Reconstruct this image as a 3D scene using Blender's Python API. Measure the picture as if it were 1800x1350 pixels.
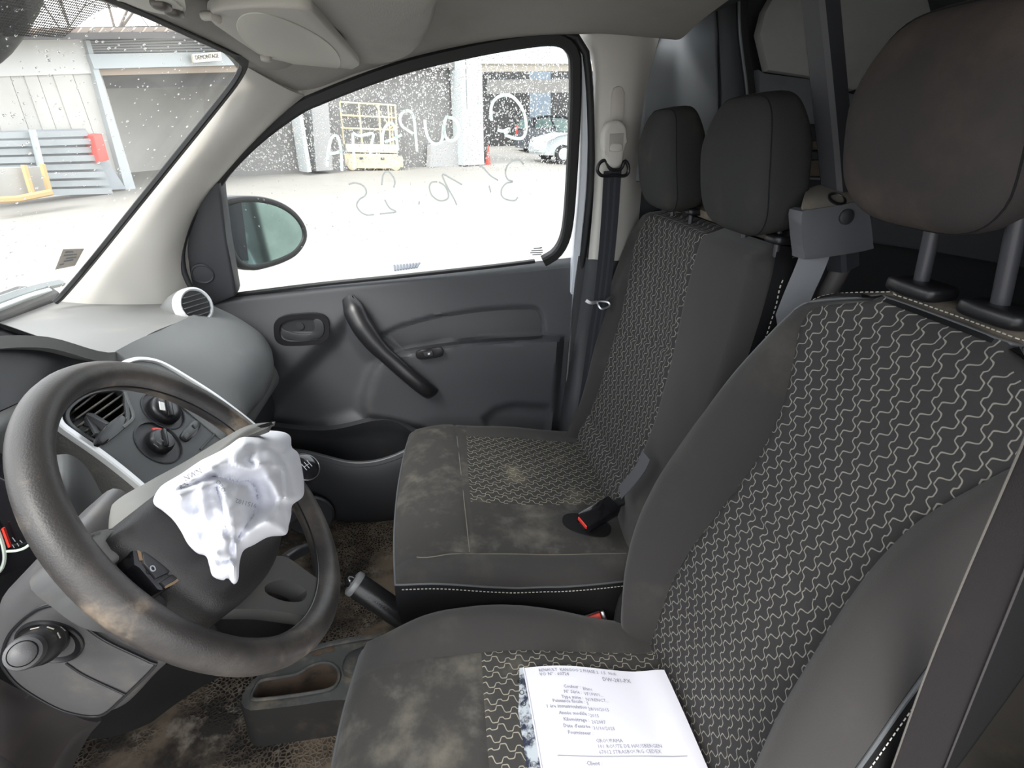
import bpy, bmesh, math, random
from mathutils import Vector, Matrix, noise
for _o in list(bpy.data.objects): bpy.data.objects.remove(_o)
SC = bpy.context.scene
COL = SC.collection
random.seed(7)
# ------------------------------------------------------------------ camera
F = 900.0
YAW, PITCH, ROLL = math.radians(8), math.radians(26), math.radians(2.0)
CAM = Vector((0, 0, 1.10))
_h = Vector((math.sin(YAW), math.cos(YAW), 0)); _z = Vector((0, 0, 1))
FW = _h*math.cos(PITCH) - _z*math.sin(PITCH)
_r0 = Vector((math.cos(YAW), -math.sin(YAW), 0)); _u0 = _h*math.sin(PITCH) + _z*math.cos(PITCH)
CR = _r0*math.cos(ROLL) + _u0*math.sin(ROLL)
CU = _u0*math.cos(ROLL) - _r0*math.sin(ROLL)
cd = bpy.data.cameras.new('camera'); cam = bpy.data.objects.new('camera', cd); COL.objects.link(cam)
cd.sensor_width = 36; cd.sensor_fit = 'HORIZONTAL'; cd.lens = F/1800*36; cd.clip_start = 0.02; cd.clip_end = 500
mw = Matrix.Identity(4)
for i, v in enumerate((CR, CU, -FW, CAM)):
    for k in range(3): mw[k][i] = v[k]
cam.matrix_world = mw
SC.camera = cam
# ------------------------------------------------------------------ world (overcast sky), exposure
SC.view_settings.view_transform = 'Standard'; SC.view_settings.look = 'None'
SC.view_settings.gamma = 1; SC.view_settings.use_curve_mapping = False
SC.view_settings.exposure = 1.85
wd = bpy.data.worlds.new('overcast_sky'); SC.world = wd; wd.use_nodes = True
nt = wd.node_tree; nt.nodes.clear()
wo = nt.nodes.new('ShaderNodeOutputWorld'); bg = nt.nodes.new('ShaderNodeBackground')
tc = nt.nodes.new('ShaderNodeTexCoord'); nz = nt.nodes.new('ShaderNodeTexNoise'); rp = nt.nodes.new('ShaderNodeValToRGB')
nz.inputs['Scale'].default_value = 3; nz.inputs['Detail'].default_value = 5
rp.color_ramp.elements[0].position = .35; rp.color_ramp.elements[0].color = (.80, .88, .98, 1)
rp.color_ramp.elements[1].position = .6; rp.color_ramp.elements[1].color = (1, 1, 1, 1)
nt.links.new(tc.outputs['Generated'], nz.inputs['Vector']); nt.links.new(nz.outputs['Fac'], rp.inputs['Fac'])
nt.links.new(rp.outputs['Color'], bg.inputs['Color']); bg.inputs['Strength'].default_value = 1.0
nt.links.new(bg.outputs['Background'], wo.inputs['Surface'])
# soft hazy sun high above the yard
sd = bpy.data.lights.new('hazy_sun', 'SUN'); sd.energy = 1.2; sd.angle = math.radians(25); sd.color = (1, .97, .92)
so = bpy.data.objects.new('hazy_sun', sd); COL.objects.link(so)
so.rotation_euler = Vector((0.45, 0.62, -0.9)).to_track_quat('-Z', 'Y').to_euler()
# ------------------------------------------------------------------ helpers
def V(*a): return Vector(a)
def ray(px, py): return FW + CR*((px-900)/F) + CU*((675-py)/F)
def W(px, py, x=None, y=None, z=None):
    d = ray(px, py)
    t = (x-CAM.x)/d.x if x is not None else (y-CAM.y)/d.y if y is not None else (z-CAM.z)/d.z
    return CAM + d*t
def WP(px, py, pl, off=0):
    d = ray(px, py); p, n = pl
    return CAM + d*(((p + n*off - CAM).dot(n))/d.dot(n))
def smooth(a, b, x):
    t = min(1, max(0, (x-a)/(b-a))); return t*t*(3-2*t)
def interp(x, pts):
    if x <= pts[0][0]: return pts[0][1]
    for (a, b), (c, d) in zip(pts, pts[1:]):
        if x <= c:
            return b + (d-b)*(x-a)/(c-a)
    return pts[-1][1]
def sinterp(x, pts):
    """monotone-ish smooth interpolation (Catmull-Rom) of a table"""
    n = len(pts)
    if x <= pts[0][0]: return pts[0][1]
    if x >= pts[-1][0]: return pts[-1][1]
    for i in range(n-1):
        a, b = pts[i], pts[i+1]
        if x <= b[0]:
            t = (x-a[0])/(b[0]-a[0]); h = b[0]-a[0]
            m0 = 0 if i == 0 else (b[1]-pts[i-1][1])/(b[0]-pts[i-1][0])*h
            m1 = 0 if i == n-2 else (pts[i+2][1]-a[1])/(pts[i+2][0]-a[0])*h
            return (2*t**3-3*t*t+1)*a[1] + (t**3-2*t*t+t)*m0 + (-2*t**3+3*t*t)*b[1] + (t**3-t*t)*m1
def spl(pts, n, closed=False):
    """n points of a Catmull-Rom curve through pts, evenly by length"""
    P = [Vector(p) for p in pts]; m = len(P); segs = m if closed else m-1; raw = []
    K = 14
    for i in range(segs):
        p1, p2 = P[i], P[(i+1) % m]
        p0 = P[i-1] if (closed or i > 0) else p1*2-p2
        p3 = P[(i+2) % m] if (closed or i < m-2) else p2*2-p1
        for k in range(K):
            t = k/K
            raw.append(0.5*((2*p1)+(p2-p0)*t+(2*p0-5*p1+4*p2-p3)*t*t+(3*p1-p0-3*p2+p3)*t**3))
    if not closed: raw.append(P[-1])
    else: raw.append(raw[0])
    L = [0]
    for a, b in zip(raw, raw[1:]): L.append(L[-1]+(b-a).length)
    out = []; j = 0; N = n if closed else n-1
    for i in range(n):
        s = L[-1]*i/max(1, N)
        while j < len(L)-2 and L[j+1] < s: j += 1
        d = L[j+1]-L[j]
        out.append(raw[j].lerp(raw[j+1], (s-L[j])/d if d > 1e-12 else 0))
    return out
def cr1(P, t):
    m = len(P)-1; i = min(int(t*m), m-1); t = t*m-i
    p1, p2 = P[i], P[i+1]; p0 = P[i-1] if i > 0 else p1*2-p2; p3 = P[i+2] if i < m-1 else p2*2-p1
    return 0.5*((2*p1)+(p2-p0)*t+(2*p0-5*p1+4*p2-p3)*t*t+(3*p1-p0-3*p2+p3)*t**3)
def obj(name, verts, faces, mat, parent=None, ang=40, uv=None, mats=None):
    me = bpy.data.meshes.new(name); me.from_pydata([tuple(v) for v in verts], [], faces); me.update()
    bm = bmesh.new(); bm.from_mesh(me); bmesh.ops.recalc_face_normals(bm, faces=bm.faces); bm.to_mesh(me); bm.free()
    return fin(name, me, mat, parent, ang, uv)
def fin(name, me, mat, parent=None, ang=40, uv=None):
    for p in me.polygons: p.use_smooth = True
    try: me.set_sharp_from_angle(angle=math.radians(ang))
    except Exception: pass
    if uv:
        l = me.uv_layers.new(name='UVMap')
        for lp in me.loops: l.data[lp.index].uv = uv[lp.vertex_index]
    o = bpy.data.objects.new(name, me); COL.objects.link(o)
    if mat: me.materials.append(mat)
    if parent: par(o, parent)
    return o
def par(o, p):
    o.parent = p
    # mesh vertices are in world space; only Empties carry a location
    o.matrix_parent_inverse = Matrix.Translation(-p.location) if p.type == 'EMPTY' else Matrix.Identity(4)
def bmobj(name, bm, mat, parent=None, ang=40):
    me = bpy.data.meshes.new(name); bmesh.ops.recalc_face_normals(bm, faces=bm.faces); bm.to_mesh(me); bm.free()
    return fin(name, me, mat, parent, ang)
def tag(o, label, cat, group=None):
    o['label'] = label; o['category'] = cat
    if group: o['group'] = group
    return o
def struct(o, label=None):
    o['kind'] = 'structure'
    if label: o['label'] = label
    return o
def thing(name, loc, label, cat, group=None):
    o = bpy.data.objects.new(name, None); o.empty_display_size = .05; COL.objects.link(o); o.location = Vector(loc)
    return tag(o, label, cat, group)
def grid_faces(nr, nc, off=0, wrap=False):
    f = []
    for i in range(nr-1):
        for j in range(nc if wrap else nc-1):
            a = off+i*nc+j; b = off+i*nc+(j+1) % nc
            f.append((a, b, b+nc, a+nc))
    return f
def solid_grid(name, G, mat, parent=None, th=.01, ang=40, uvs=None, toward=None):
    """G: rows of points; closed sheet of thickness th behind the front face"""
    nr, nc = len(G), len(G[0]); N = []
    tw = toward or CAM
    for i in range(nr):
        r = []
        for j in range(nc):
            a = G[min(i+1, nr-1)][j]-G[max(i-1, 0)][j]; b = G[i][min(j+1, nc-1)]-G[i][max(j-1, 0)]
            n = a.cross(b)
            n = n.normalized() if n.length > 1e-12 else Vector((0, 0, 1))
            r.append(n)
        N.append(r)
    s = sum((N[i][j].dot(tw-G[i][j]) > 0) for i in range(nr) for j in range(nc))
    sg = 1 if s*2 > nr*nc else -1
    vs = [p for r in G for p in r] + [G[i][j]-N[i][j]*sg*th for i in range(nr) for j in range(nc)]
    M = nr*nc; f = grid_faces(nr, nc); f += [tuple(M+k for k in reversed(q)) for q in f]
    bd = [j for j in range(nc)] + [i*nc+nc-1 for i in range(1, nr)] + [(nr-1)*nc+j for j in range(nc-2, -1, -1)] + [i*nc for i in range(nr-2, 0, -1)]
    for a, b in zip(bd, bd[1:]+bd[:1]): f.append((a, b, b+M, a+M))
    uv = None
    if uvs: uv = [q for r in uvs for q in r]*2
    return obj(name, vs, f, mat, parent, ang, uv)
def patch(name, rows, nu, nv, mat, parent=None, th=.01, ang=40, toward=None):
    rows = [[Vector(p) for p in r] for r in rows]
    R = [[cr1(r, j/(nu-1)) for j in range(nu)] for r in rows]
    G = [[cr1([r[j] for r in R], i/(nv-1)) for j in range(nu)] for i in range(nv)]
    return solid_grid(name, G, mat, parent, th, ang, toward=toward)
def frames(P, closed=False, ref=None):
    n = len(P); T = []
    for i in range(n):
        a = P[(i+1) % n] if (closed or i < n-1) else P[i]; b = P[i-1] if (closed or i > 0) else P[i]
        T.append((a-b).normalized())
    out = []; prev = None
    for i in range(n):
        if ref is not None: r = ref(P[i]) if callable(ref) else ref
        else: r = prev if prev is not None else (Vector((0, 0, 1)) if abs(T[0].z) < .9 else Vector((1, 0, 0)))
        u = r - T[i]*r.dot(T[i]); u.normalize(); prev = u
        out.append((u, T[i].cross(u)))
    return out
def sweep(name, pts, prof, mat, parent=None, closed=False, n=None, ref=None, scale=None, ang=40, caps=True):
    """prof: list of (a,b): a along ref-normal u, b along T x u"""
    P = spl(pts, n, closed) if n else [Vector(p) for p in pts]
    fr = frames(P, closed, ref); m = len(prof); vs = []
    for i, p in enumerate(P):
        s = scale(i/(len(P)-1)) if scale else 1
        sa, sb = s if isinstance(s, tuple) else (s, s)
        for a, b in prof: vs.append(p + fr[i][0]*(a*sa) + fr[i][1]*(b*sb))
    f = grid_faces(len(P), m, wrap=True)
    if closed:
        o = (len(P)-1)*m
        for j in range(m): f.append((o+j, o+(j+1) % m, (j+1) % m, j))
    elif caps:
        f.append(tuple(range(m))); f.append(tuple((len(P)-1)*m+j for j in range(m)))
    return obj(name, vs, f, mat, parent, ang)
def circ(r, k=10, r2=None): return [(r*math.cos(2*math.pi*i/k), (r2 or r)*math.sin(2*math.pi*i/k)) for i in range(k)]
def rect(a, b, c=None):
    c = min(a, b)*.35 if c is None else c
    return [(a-c, -b), (a, -b+c), (a, b-c), (a-c, b), (-a+c, b), (-a, b-c), (-a, -b+c), (-a+c, -b)]
def tube(name, pts, r, mat, parent=None, k=10, n=None, closed=False, scale=None, ref=None, r2=None):
    return sweep(name, pts, circ(r, k, r2), mat, parent, closed, n, ref, scale)
def plate(name, outline, ext, mat, parent=None, bevel=0, seg=2, ang=40, both=False):
    """planar outline extruded along ext, top loop bevelled"""
    bm = bmesh.new(); vs = [bm.verts.new(p) for p in outline]; f = bm.faces.new(vs)
    r = bmesh.ops.extrude_face_region(bm, geom=[f]); nv = [g for g in r['geom'] if isinstance(g, bmesh.types.BMVert)]
    for v in nv: v.co += Vector(ext)
    if bevel:
        bm.faces.ensure_lookup_table(); s0 = set(vs)
        es = [e for e in bm.edges if (both and ((e.verts[0] in s0) == (e.verts[1] in s0))) or (e.verts[0] in s0 and e.verts[1] in s0)]
        bmesh.ops.bevel(bm, geom=es, offset=bevel, segments=seg, affect='EDGES', profile=.5, clamp_overlap=True)
    return bmobj(name, bm, mat, parent, ang)
def pillow(name, outline, ext, r, mat, parent=None, seg=5, dome=0.0, ang=70):
    """outline extruded along ext with a rounded front edge of radius r (rings drawn in towards the middle) and a slight dome"""
    P = [Vector(p) for p in outline]; n = len(P); c = sum(P, Vector((0, 0, 0)))/n; e = Vector(ext).normalized()
    R_ = sum((p-c).length for p in P)/n; rings = [[p+Vector(ext) for p in P]]
    for k in range(seg+1):
        t = k/seg*math.pi/2; ins = r*(1-math.cos(t)); dep = r*(1-math.sin(t))
        rings.append([c+(p-c)*(1-ins/max((p-c).length, 1e-4))+e*dep for p in P])
    last = rings[-1]
    for s in (.8, .55, .3, .1):
        rings.append([c+(p-c)*s-e*dome*(1-s*s) for p in last])
    vs = [q for g in rings for q in g]; m = len(rings)
    f = grid_faces(m, n, wrap=True); f.append(tuple(range(n))); f.append(tuple((m-1)*n+i for i in range(n)))
    return obj(name, vs, f, mat, parent, ang)
def box(name, c, size, mat, parent=None, rot=None, bevel=0, seg=2, ang=40):
    bm = bmesh.new(); bmesh.ops.create_cube(bm, size=1)
    R = rot.to_3x3() if rot is not None else Matrix.Identity(3)
    for v in bm.verts: v.co = Vector((v.co.x*size[0], v.co.y*size[1], v.co.z*size[2]))
    if bevel: bmesh.ops.bevel(bm, geom=list(bm.edges), offset=bevel, segments=seg, affect='EDGES', profile=.5)
    for v in bm.verts: v.co = R @ v.co + Vector(c)
    return bmobj(name, bm, mat, parent, ang)
def basis(ax):
    ax = Vector(ax).normalized(); r = Vector((0, 0, 1)) if abs(ax.z) < .9 else Vector((1, 0, 0))
    a = r.cross(ax).normalized(); return a, ax.cross(a), ax
def lathe(name, prof, o, ax, mat, parent=None, k=28, ang=40, cap=True):
    a, b, ax = basis(ax); vs = []
    for r, h in prof:
        for i in range(k):
            t = 2*math.pi*i/k; vs.append(Vector(o)+ax*h+(a*math.cos(t)+b*math.sin(t))*r)
    f = grid_faces(len(prof), k, wrap=True)
    if cap: f.append(tuple(range(k))); f.append(tuple((len(prof)-1)*k+i for i in range(k)))
    return obj(name, vs, f, mat, parent, ang)
def blob(name, c, half, mat, parent=None, p=4, res=14, rot=None, warp=None, ang=60):
    """superellipsoid rounded block"""
    bm = bmesh.new(); bmesh.ops.create_cube(bm, size=2); bmesh.ops.subdivide_edges(bm, edges=list(bm.edges), cuts=res, use_grid_fill=True)
    R = rot.to_3x3() if rot is not None else Matrix.Identity(3)
    for v in bm.verts:
        q = v.co; q = Vector([math.sin(math.pi/2*t*.9)/math.sin(math.pi/2*.9) for t in q])
        L = (abs(q.x)**p+abs(q.y)**p+abs(q.z)**p)**(1/p); q = q/L
        l = Vector((q.x*half[0], q.y*half[1], q.z*half[2]))
        if warp: l = warp(q, l)
        v.co = R @ l + Vector(c)
    return bmobj(name, bm, mat, parent, ang)
def text_mesh(name, s, size, mat, parent, M, depth=0.0005, align='LEFT'):
    """flat lettering; M maps text plane (x right, y up, z out) to world"""
    cu = bpy.data.curves.new(name, 'FONT'); cu.body = s; cu.size = size; cu.extrude = depth; cu.align_x = align; cu.resolution_u = 3
    t = bpy.data.objects.new('tmp', cu); COL.objects.link(t)
    dg = bpy.context.evaluated_depsgraph_get(); me = bpy.data.meshes.new_from_object(t.evaluated_get(dg))
    bpy.data.objects.remove(t)
    me.transform(M)
    me.name = name
    if len(me.materials): me.materials.clear()
    return fin(name, me, mat, parent)
def mat4(o, x, y, z):
    m = Matrix.Identity(4)
    for i, v in enumerate((x, y, z, o)):
        for k in range(3): m[k][i] = v[k]
    return m
def fillholes(name, outer, holes, mat, parent, ext, wall=None):
    """flat plate with holes (planar loops), extruded by ext"""
    bm = bmesh.new(); E = []
    loops = []
    for L in [outer]+holes:
        vs = [bm.verts.new(p) for p in L]; loops.append(vs)
        for a, b in zip(vs, vs[1:]+vs[:1]): E.append(bm.edges.new((a, b)))
    bmesh.ops.triangle_fill(bm, use_beauty=True, edges=E)
    fs = list(bm.faces)
    r = bmesh.ops.extrude_face_region(bm, geom=fs)
    for g in r['geom']:
        if isinstance(g, bmesh.types.BMVert): g.co += Vector(ext)
    return bmobj(name, bm, mat, parent)
def inpoly(x, y, P):
    c = False; n = len(P); j = n-1
    for i in range(n):
        if (P[i][1] > y) != (P[j][1] > y) and x < (P[j][0]-P[i][0])*(y-P[i][1])/(P[j][1]-P[i][1])+P[i][0]: c = not c
        j = i
    return c
def sdist(x, y, P):
    d = 1e9; n = len(P)
    for i in range(n):
        ax, ay = P[i]; bx, by = P[(i+1) % n]; ex, ey = bx-ax, by-ay
        t = max(0, min(1, ((x-ax)*ex+(y-ay)*ey)/(ex*ex+ey*ey+1e-12)))
        d = min(d, math.hypot(x-ax-ex*t, y-ay-ey*t))
    return d if inpoly(x, y, P) else -d
# ------------------------------------------------------------------ materials
def M(name, col, rough=.6, metal=0, var=None, bump=None, spec=.5, var2=None, coord='Object', alpha=None, emit=None, coat=0, sheen=0):
    m = bpy.data.materials.new(name); m.use_nodes = True; n = m.node_tree.nodes; l = m.node_tree.links
    b = n['Principled BSDF']; b.inputs['Base Color'].default_value = (*col, 1)
    b.inputs['Roughness'].default_value = rough; b.inputs['Metallic'].default_value = metal
    b.inputs['Specular IOR Level'].default_value = spec
    if coat: b.inputs['Coat Weight'].default_value = coat
    if sheen: b.inputs['Sheen Weight'].default_value = sheen; b.inputs['Sheen Roughness'].default_value = .5
    if emit: b.inputs['Emission Color'].default_value = (*emit[0], 1); b.inputs['Emission Strength'].default_value = emit[1]
    t = n.new('ShaderNodeTexCoord'); src = None
    for vv in (var, var2):
        if not vv: continue
        c2, scale, lo, hi = vv[:4]; sx = vv[4] if len(vv) > 4 else None
        z = n.new('ShaderNodeTexNoise'); z.inputs['Scale'].default_value = scale; z.inputs['Detail'].default_value = 6; z.inputs['Roughness'].default_value = .6
        if sx:
            mp = n.new('ShaderNodeMapping'); mp.inputs['Scale'].default_value = sx; l.new(t.outputs[coord], mp.inputs['Vector']); l.new(mp.outputs['Vector'], z.inputs['Vector'])
        else: l.new(t.outputs[coord], z.inputs['Vector'])
        r = n.new('ShaderNodeMapRange'); r.interpolation_type = 'SMOOTHSTEP'; r.inputs['From Min'].default_value = lo; r.inputs['From Max'].default_value = hi
        l.new(z.outputs['Fac'], r.inputs['Value'])
        x = n.new('ShaderNodeMix'); x.data_type = 'RGBA'; x.inputs[7].default_value = (*c2, 1)
        if src: l.new(src, x.inputs[6])
        else: x.inputs[6].default_value = (*col, 1)
        l.new(r.outputs['Result'], x.inputs[0]); src = x.outputs[2]
    if src: l.new(src, b.inputs['Base Color'])
    if bump:
        sc, st = bump[:2]; kind = bump[2] if len(bump) > 2 else 'noise'
        z = n.new('ShaderNodeTexNoise' if kind == 'noise' else 'ShaderNodeTexVoronoi'); z.inputs['Scale'].default_value = sc
        l.new(t.outputs[coord], z.inputs['Vector'])
        bp = n.new('ShaderNodeBump'); bp.inputs['Strength'].default_value = st; bp.inputs['Distance'].default_value = bump[3] if len(bump) > 3 else .002
        l.new(z.outputs['Fac' if kind == 'noise' else 'Distance'], bp.inputs['Height']); l.new(bp.outputs['Normal'], b.inputs['Normal'])
    return m
def glass_mat(name, tint=(1, 1, 1), haze=0.0, refl=.6):
    m = bpy.data.materials.new(name); m.use_nodes = True; n = m.node_tree.nodes; l = m.node_tree.links; n.clear()
    o = n.new('ShaderNodeOutputMaterial'); tr = n.new('ShaderNodeBsdfTransparent'); tr.inputs['Color'].default_value = (*tint, 1)
    g = n.new('ShaderNodeBsdfGlossy'); g.inputs['Roughness'].default_value = .02
    fr = n.new('ShaderNodeFresnel'); fr.inputs['IOR'].default_value = 1.45
    mu = n.new('ShaderNodeMath'); mu.operation = 'MULTIPLY'; mu.inputs[1].default_value = refl; l.new(fr.outputs['Fac'], mu.inputs[0])
    x = n.new('ShaderNodeMixShader'); l.new(mu.outputs[0], x.inputs[0]); l.new(tr.outputs[0], x.inputs[1]); l.new(g.outputs[0], x.inputs[2]); last = x
    if haze:
        d = n.new('ShaderNodeBsdfTranslucent'); d.inputs['Color'].default_value = (.95, .93, .88, 1)
        y = n.new('ShaderNodeMixShader'); l.new(x.outputs[0], y.inputs[1]); l.new(d.outputs[0], y.inputs[2])
        t = n.new('ShaderNodeTexCoord'); z = n.new('ShaderNodeTexNoise'); z.inputs['Scale'].default_value = 4; z.inputs['Detail'].default_value = 6
        l.new(t.outputs['Object'], z.inputs['Vector']); r = n.new('ShaderNodeMapRange'); r.inputs['From Min'].default_value = .3; r.inputs['From Max'].default_value = .75
        r.inputs['To Min'].default_value = haze*.4; r.inputs['To Max'].default_value = haze; l.new(z.outputs['Fac'], r.inputs['Value'])
        l.new(r.outputs['Result'], y.inputs[0]); last = y
    l.new(last.outputs[0], o.inputs['Surface']); return m
def fabric_pattern(name, base, line, dirt=None, period=.0506, sp=.0168, amp=.0068, width=.00085):
    """woven fabric with staggered stepped wave lines; UV in metres (u along the lines)"""
    m = M(name, base, .95, spec=.15, var=dirt, bump=(700, .25)); n = m.node_tree.nodes; l = m.node_tree.links; b = n['Principled BSDF']
    def mth(op, a, c=None, d=None):
        q = n.new('ShaderNodeMath'); q.operation = op
        for i, s in enumerate((a, c, d)):
            if s is None: continue
            if isinstance(s, (int, float)): q.inputs[i].default_value = s
            else: l.new(s, q.inputs[i])
        return q.outputs[0]
    tcn = n.new('ShaderNodeTexCoord'); sx = n.new('ShaderNodeSeparateXYZ'); l.new(tcn.outputs['UV'], sx.inputs[0])
    u = mth('DIVIDE', sx.outputs[0], period)
    CP = [(0, 1), (.14, 1), (.33, 0), (.45, 0), (.60, .64), (.66, .64), (.77, .36), (.86, .36), (1, 1)]
    def curve(s):
        c = n.new('ShaderNodeFloatCurve'); cv = c.mapping.curves[0]
        cv.points[0].location = CP[0]; cv.points[-1].location = CP[-1]
        for q in CP[1:-1]: cv.points.new(*q)
        for q in cv.points: q.handle_type = 'AUTO_CLAMPED'
        c.mapping.update(); l.new(s, c.inputs['Value']); return c.outputs[0]
    masks = []
    for e in (0, 1):
        t = mth('FRACT', mth('ADD', u, .5*e)); t2 = mth('FRACT', mth('ADD', u, .5*e+.02))
        h = curve(t); h2 = curve(t2)
        sl = mth('MULTIPLY', mth('SUBTRACT', h2, h), 2*amp/(.02*period))
        hh = mth('MULTIPLY', mth('SUBTRACT', h, .5), 2*amp)
        q = mth('DIVIDE', mth('SUBTRACT', mth('SUBTRACT', sx.outputs[1], hh), e*sp), 2*sp)
        d = mth('MULTIPLY', mth('ABSOLUTE', mth('SUBTRACT', q, mth('ROUND', q))), 2*sp)
        d = mth('DIVIDE', d, mth('SQRT', mth('ADD', mth('MULTIPLY', sl, sl), 1)))
        r = n.new('ShaderNodeMapRange'); r.inputs['From Min'].default_value = width*.7; r.inputs['From Max'].default_value = width*1.3
        r.inputs['To Min'].default_value = 1; r.inputs['To Max'].default_value = 0; l.new(d, r.inputs['Value']); masks.append(r.outputs['Result'])
    mk = mth('MAXIMUM', masks[0], masks[1])
    x = n.new('ShaderNodeMix'); x.data_type = 'RGBA'; x.inputs[7].default_value = (*line, 1); l.new(mk, x.inputs[0])
    bc = b.inputs['Base Color']
    if bc.links: l.new(bc.links[0].from_socket, x.inputs[6])
    else: x.inputs[6].default_value = (*base, 1)
    l.new(x.outputs[2], bc)
    return m
DIRT = (.16, .135, .10)
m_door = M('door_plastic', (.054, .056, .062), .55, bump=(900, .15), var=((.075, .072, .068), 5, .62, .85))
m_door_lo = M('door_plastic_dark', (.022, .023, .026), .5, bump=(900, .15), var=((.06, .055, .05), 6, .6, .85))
m_insert = M('door_insert', (.030, .031, .034), .45)
m_black = M('black_plastic', (.012, .012, .014), .35)
m_gloss = M('gloss_black', (.008, .008, .010), .12)
m_rubber = M('black_rubber', (.012, .012, .013), .6)
m_seal = M('door_seal', (.018, .019, .021), .55)
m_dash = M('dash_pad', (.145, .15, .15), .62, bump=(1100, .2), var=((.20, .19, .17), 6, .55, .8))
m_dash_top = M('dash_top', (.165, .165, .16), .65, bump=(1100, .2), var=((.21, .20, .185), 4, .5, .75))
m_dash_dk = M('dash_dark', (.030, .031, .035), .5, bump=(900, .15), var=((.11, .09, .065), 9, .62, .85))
m_panel = M('centre_panel', (.065, .068, .070), .5, bump=(1000, .1), var=((.14, .13, .11), 12, .66, .85))
m_silver = M('silver_trim', (.72, .73, .74), .35, .35)
m_cream = M('cream_trim', (.56, .54, .50), .6, bump=(900, .08), var=((.52, .49, .44), 4, .5, .8))
m_head = M('headliner', (.36, .345, .32), .95, bump=(500, .3), var=((.31, .295, .27), 3, .45, .75), spec=.1)
m_visor = M('visor_vinyl', (.46, .44, .40), .8, bump=(700, .15))
m_visor2 = M('visor_mirror_cover', (.55, .53, .48), .8, bump=(700, .1))
m_white = M('white_paint', (.74, .78, .84), .25)
m_grey_in = M('grey_body_paint', (.19, .205, .22), .45, var=((.15, .16, .17), 3, .4, .7))
m_panel_lt = M('light_lining', (.42, .43, .41), .6, var=((.34, .34, .32), 4, .45, .75))
m_dark_in = M('dark_lining', (.05, .052, .056), .7)
m_seat = M('seat_cloth', (.042, .0395, .0385), .95, spec=.12, bump=(800, .25), var=((.085, .080, .070), 5, .5, .85), sheen=.15)
m_seat_dirty = M('seat_cloth_dirty', (.043, .041, .039), .95, spec=.12, bump=(800, .25), var=((.15, .138, .115), 7, .47, .78), var2=((.10, .095, .085), 16, .5, .8), sheen=.1)
m_side = M('seat_side_cloth', (.016, .016, .017), .9, spec=.1, bump=(800, .2))
m_back = M('seat_back_top', (.10, .088, .075), .95, spec=.1, var=((.22, .185, .145), 9, .4, .7))
m_hr = M('headrest_cloth', (.038, .038, .038), .95, spec=.12, bump=(800, .25), var=((.06, .056, .05), 7, .5, .8))
m_hr_d = M('headrest_cloth_dusty', (.046, .041, .041), .95, spec=.12, bump=(800, .25), var=((.085, .068, .058), 7, .44, .8))
m_pat = fabric_pattern('wave_fabric', (.044, .0425, .0435), (.27, .255, .225), None)
m_pat_d = fabric_pattern('wave_fabric_dirty', (.045, .044, .042), (.29, .265, .22), ((.150, .138, .105), 8, .5, .78))
m_pipe = M('piping', (.09, .095, .10), .5)
m_thread = M('pale_thread', (.55, .53, .48), .8)
m_web = M('belt_webbing', (.022, .024, .030), .8, bump=(1500, .3))
m_web_g = M('grey_belt_webbing', (.20, .205, .22), .8, bump=(1500, .3))
m_metal = M('worn_metal', (.30, .30, .31), .35, .9)
m_post = M('headrest_post', (.065, .065, .074), .35, .3)
m_red = M('red_button', (.75, .05, .035), .4)
m_wheel = M('wheel_skin', (.034, .031, .030), .45, var=((.15, .13, .115), 4.5, .46, .74), var2=((.22, .175, .13), 11, .56, .72), bump=(600, .15))
m_hub = M('wheel_hub', (.024, .023, .023), .5, bump=(900, .35), var=((.075, .06, .05), 10, .58, .85))
m_spoke = M('wheel_spoke', (.105, .105, .10), .4, var=((.13, .115, .095), 14, .55, .8))
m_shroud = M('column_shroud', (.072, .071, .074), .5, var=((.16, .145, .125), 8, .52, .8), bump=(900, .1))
m_flap = M('airbag_cover', (.16, .16, .152), .55)  # paler than the hub: skylight on upturned faces put into the colour
m_bag = M('airbag_cloth', (.86, .87, .93), .85, spec=.2, bump=(1200, .1))
m_ink = M('ink', (.05, .05, .06), .8)
m_ink_l = M('light_ink', (.30, .31, .34), .8)
m_paper = M('paper', (.62, .62, .68), .6)
m_orange = M('orange_paint', (.80, .14, .07), .5)
# ================================================================== SETTING: van cab shell
GL = (V(0, 1.74, .65), V(0, 1, .2).normalized())            # side glass plane (leans inwards)
WA = W(430, 110, y=1.50); WB = W(100, 528, y=1.58)
_wn = (WB-WA).cross(V(0, 1, 0)).normalized()
WS = (WA, _wn if _wn.dot(CAM-WA) > 0 else -_wn)             # windscreen plane
FZ = -.25
m_floor = M('dirty_floor_mat', (.030, .026, .023), .95, spec=.1, var=((.135, .107, .080), 6, .40, .60), var2=((.19, .165, .135), 20, .52, .74))
_n = m_floor.node_tree.nodes; _l = m_floor.node_tree.links; _b = _n['Principled BSDF']
_t = _n.new('ShaderNodeTexCoord'); _v = _n.new('ShaderNodeTexVoronoi'); _v.feature = 'DISTANCE_TO_EDGE'; _v.inputs['Scale'].default_value = 105
_z = _n.new('ShaderNodeTexNoise'); _z.inputs['Scale'].default_value = 4.5; _z.inputs['Detail'].default_value = 3
_l.new(_t.outputs['Object'], _v.inputs['Vector']); _l.new(_t.outputs['Object'], _z.inputs['Vector'])
_r = _n.new('ShaderNodeMapRange'); _r.inputs['From Min'].default_value = .06; _r.inputs['From Max'].default_value = .22; _l.new(_v.outputs['Distance'], _r.inputs['Value'])
_r2 = _n.new('ShaderNodeMapRange'); _r2.inputs['From Min'].default_value = .45; _r2.inputs['From Max'].default_value = .58; _l.new(_z.outputs['Fac'], _r2.inputs['Value'])
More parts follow.
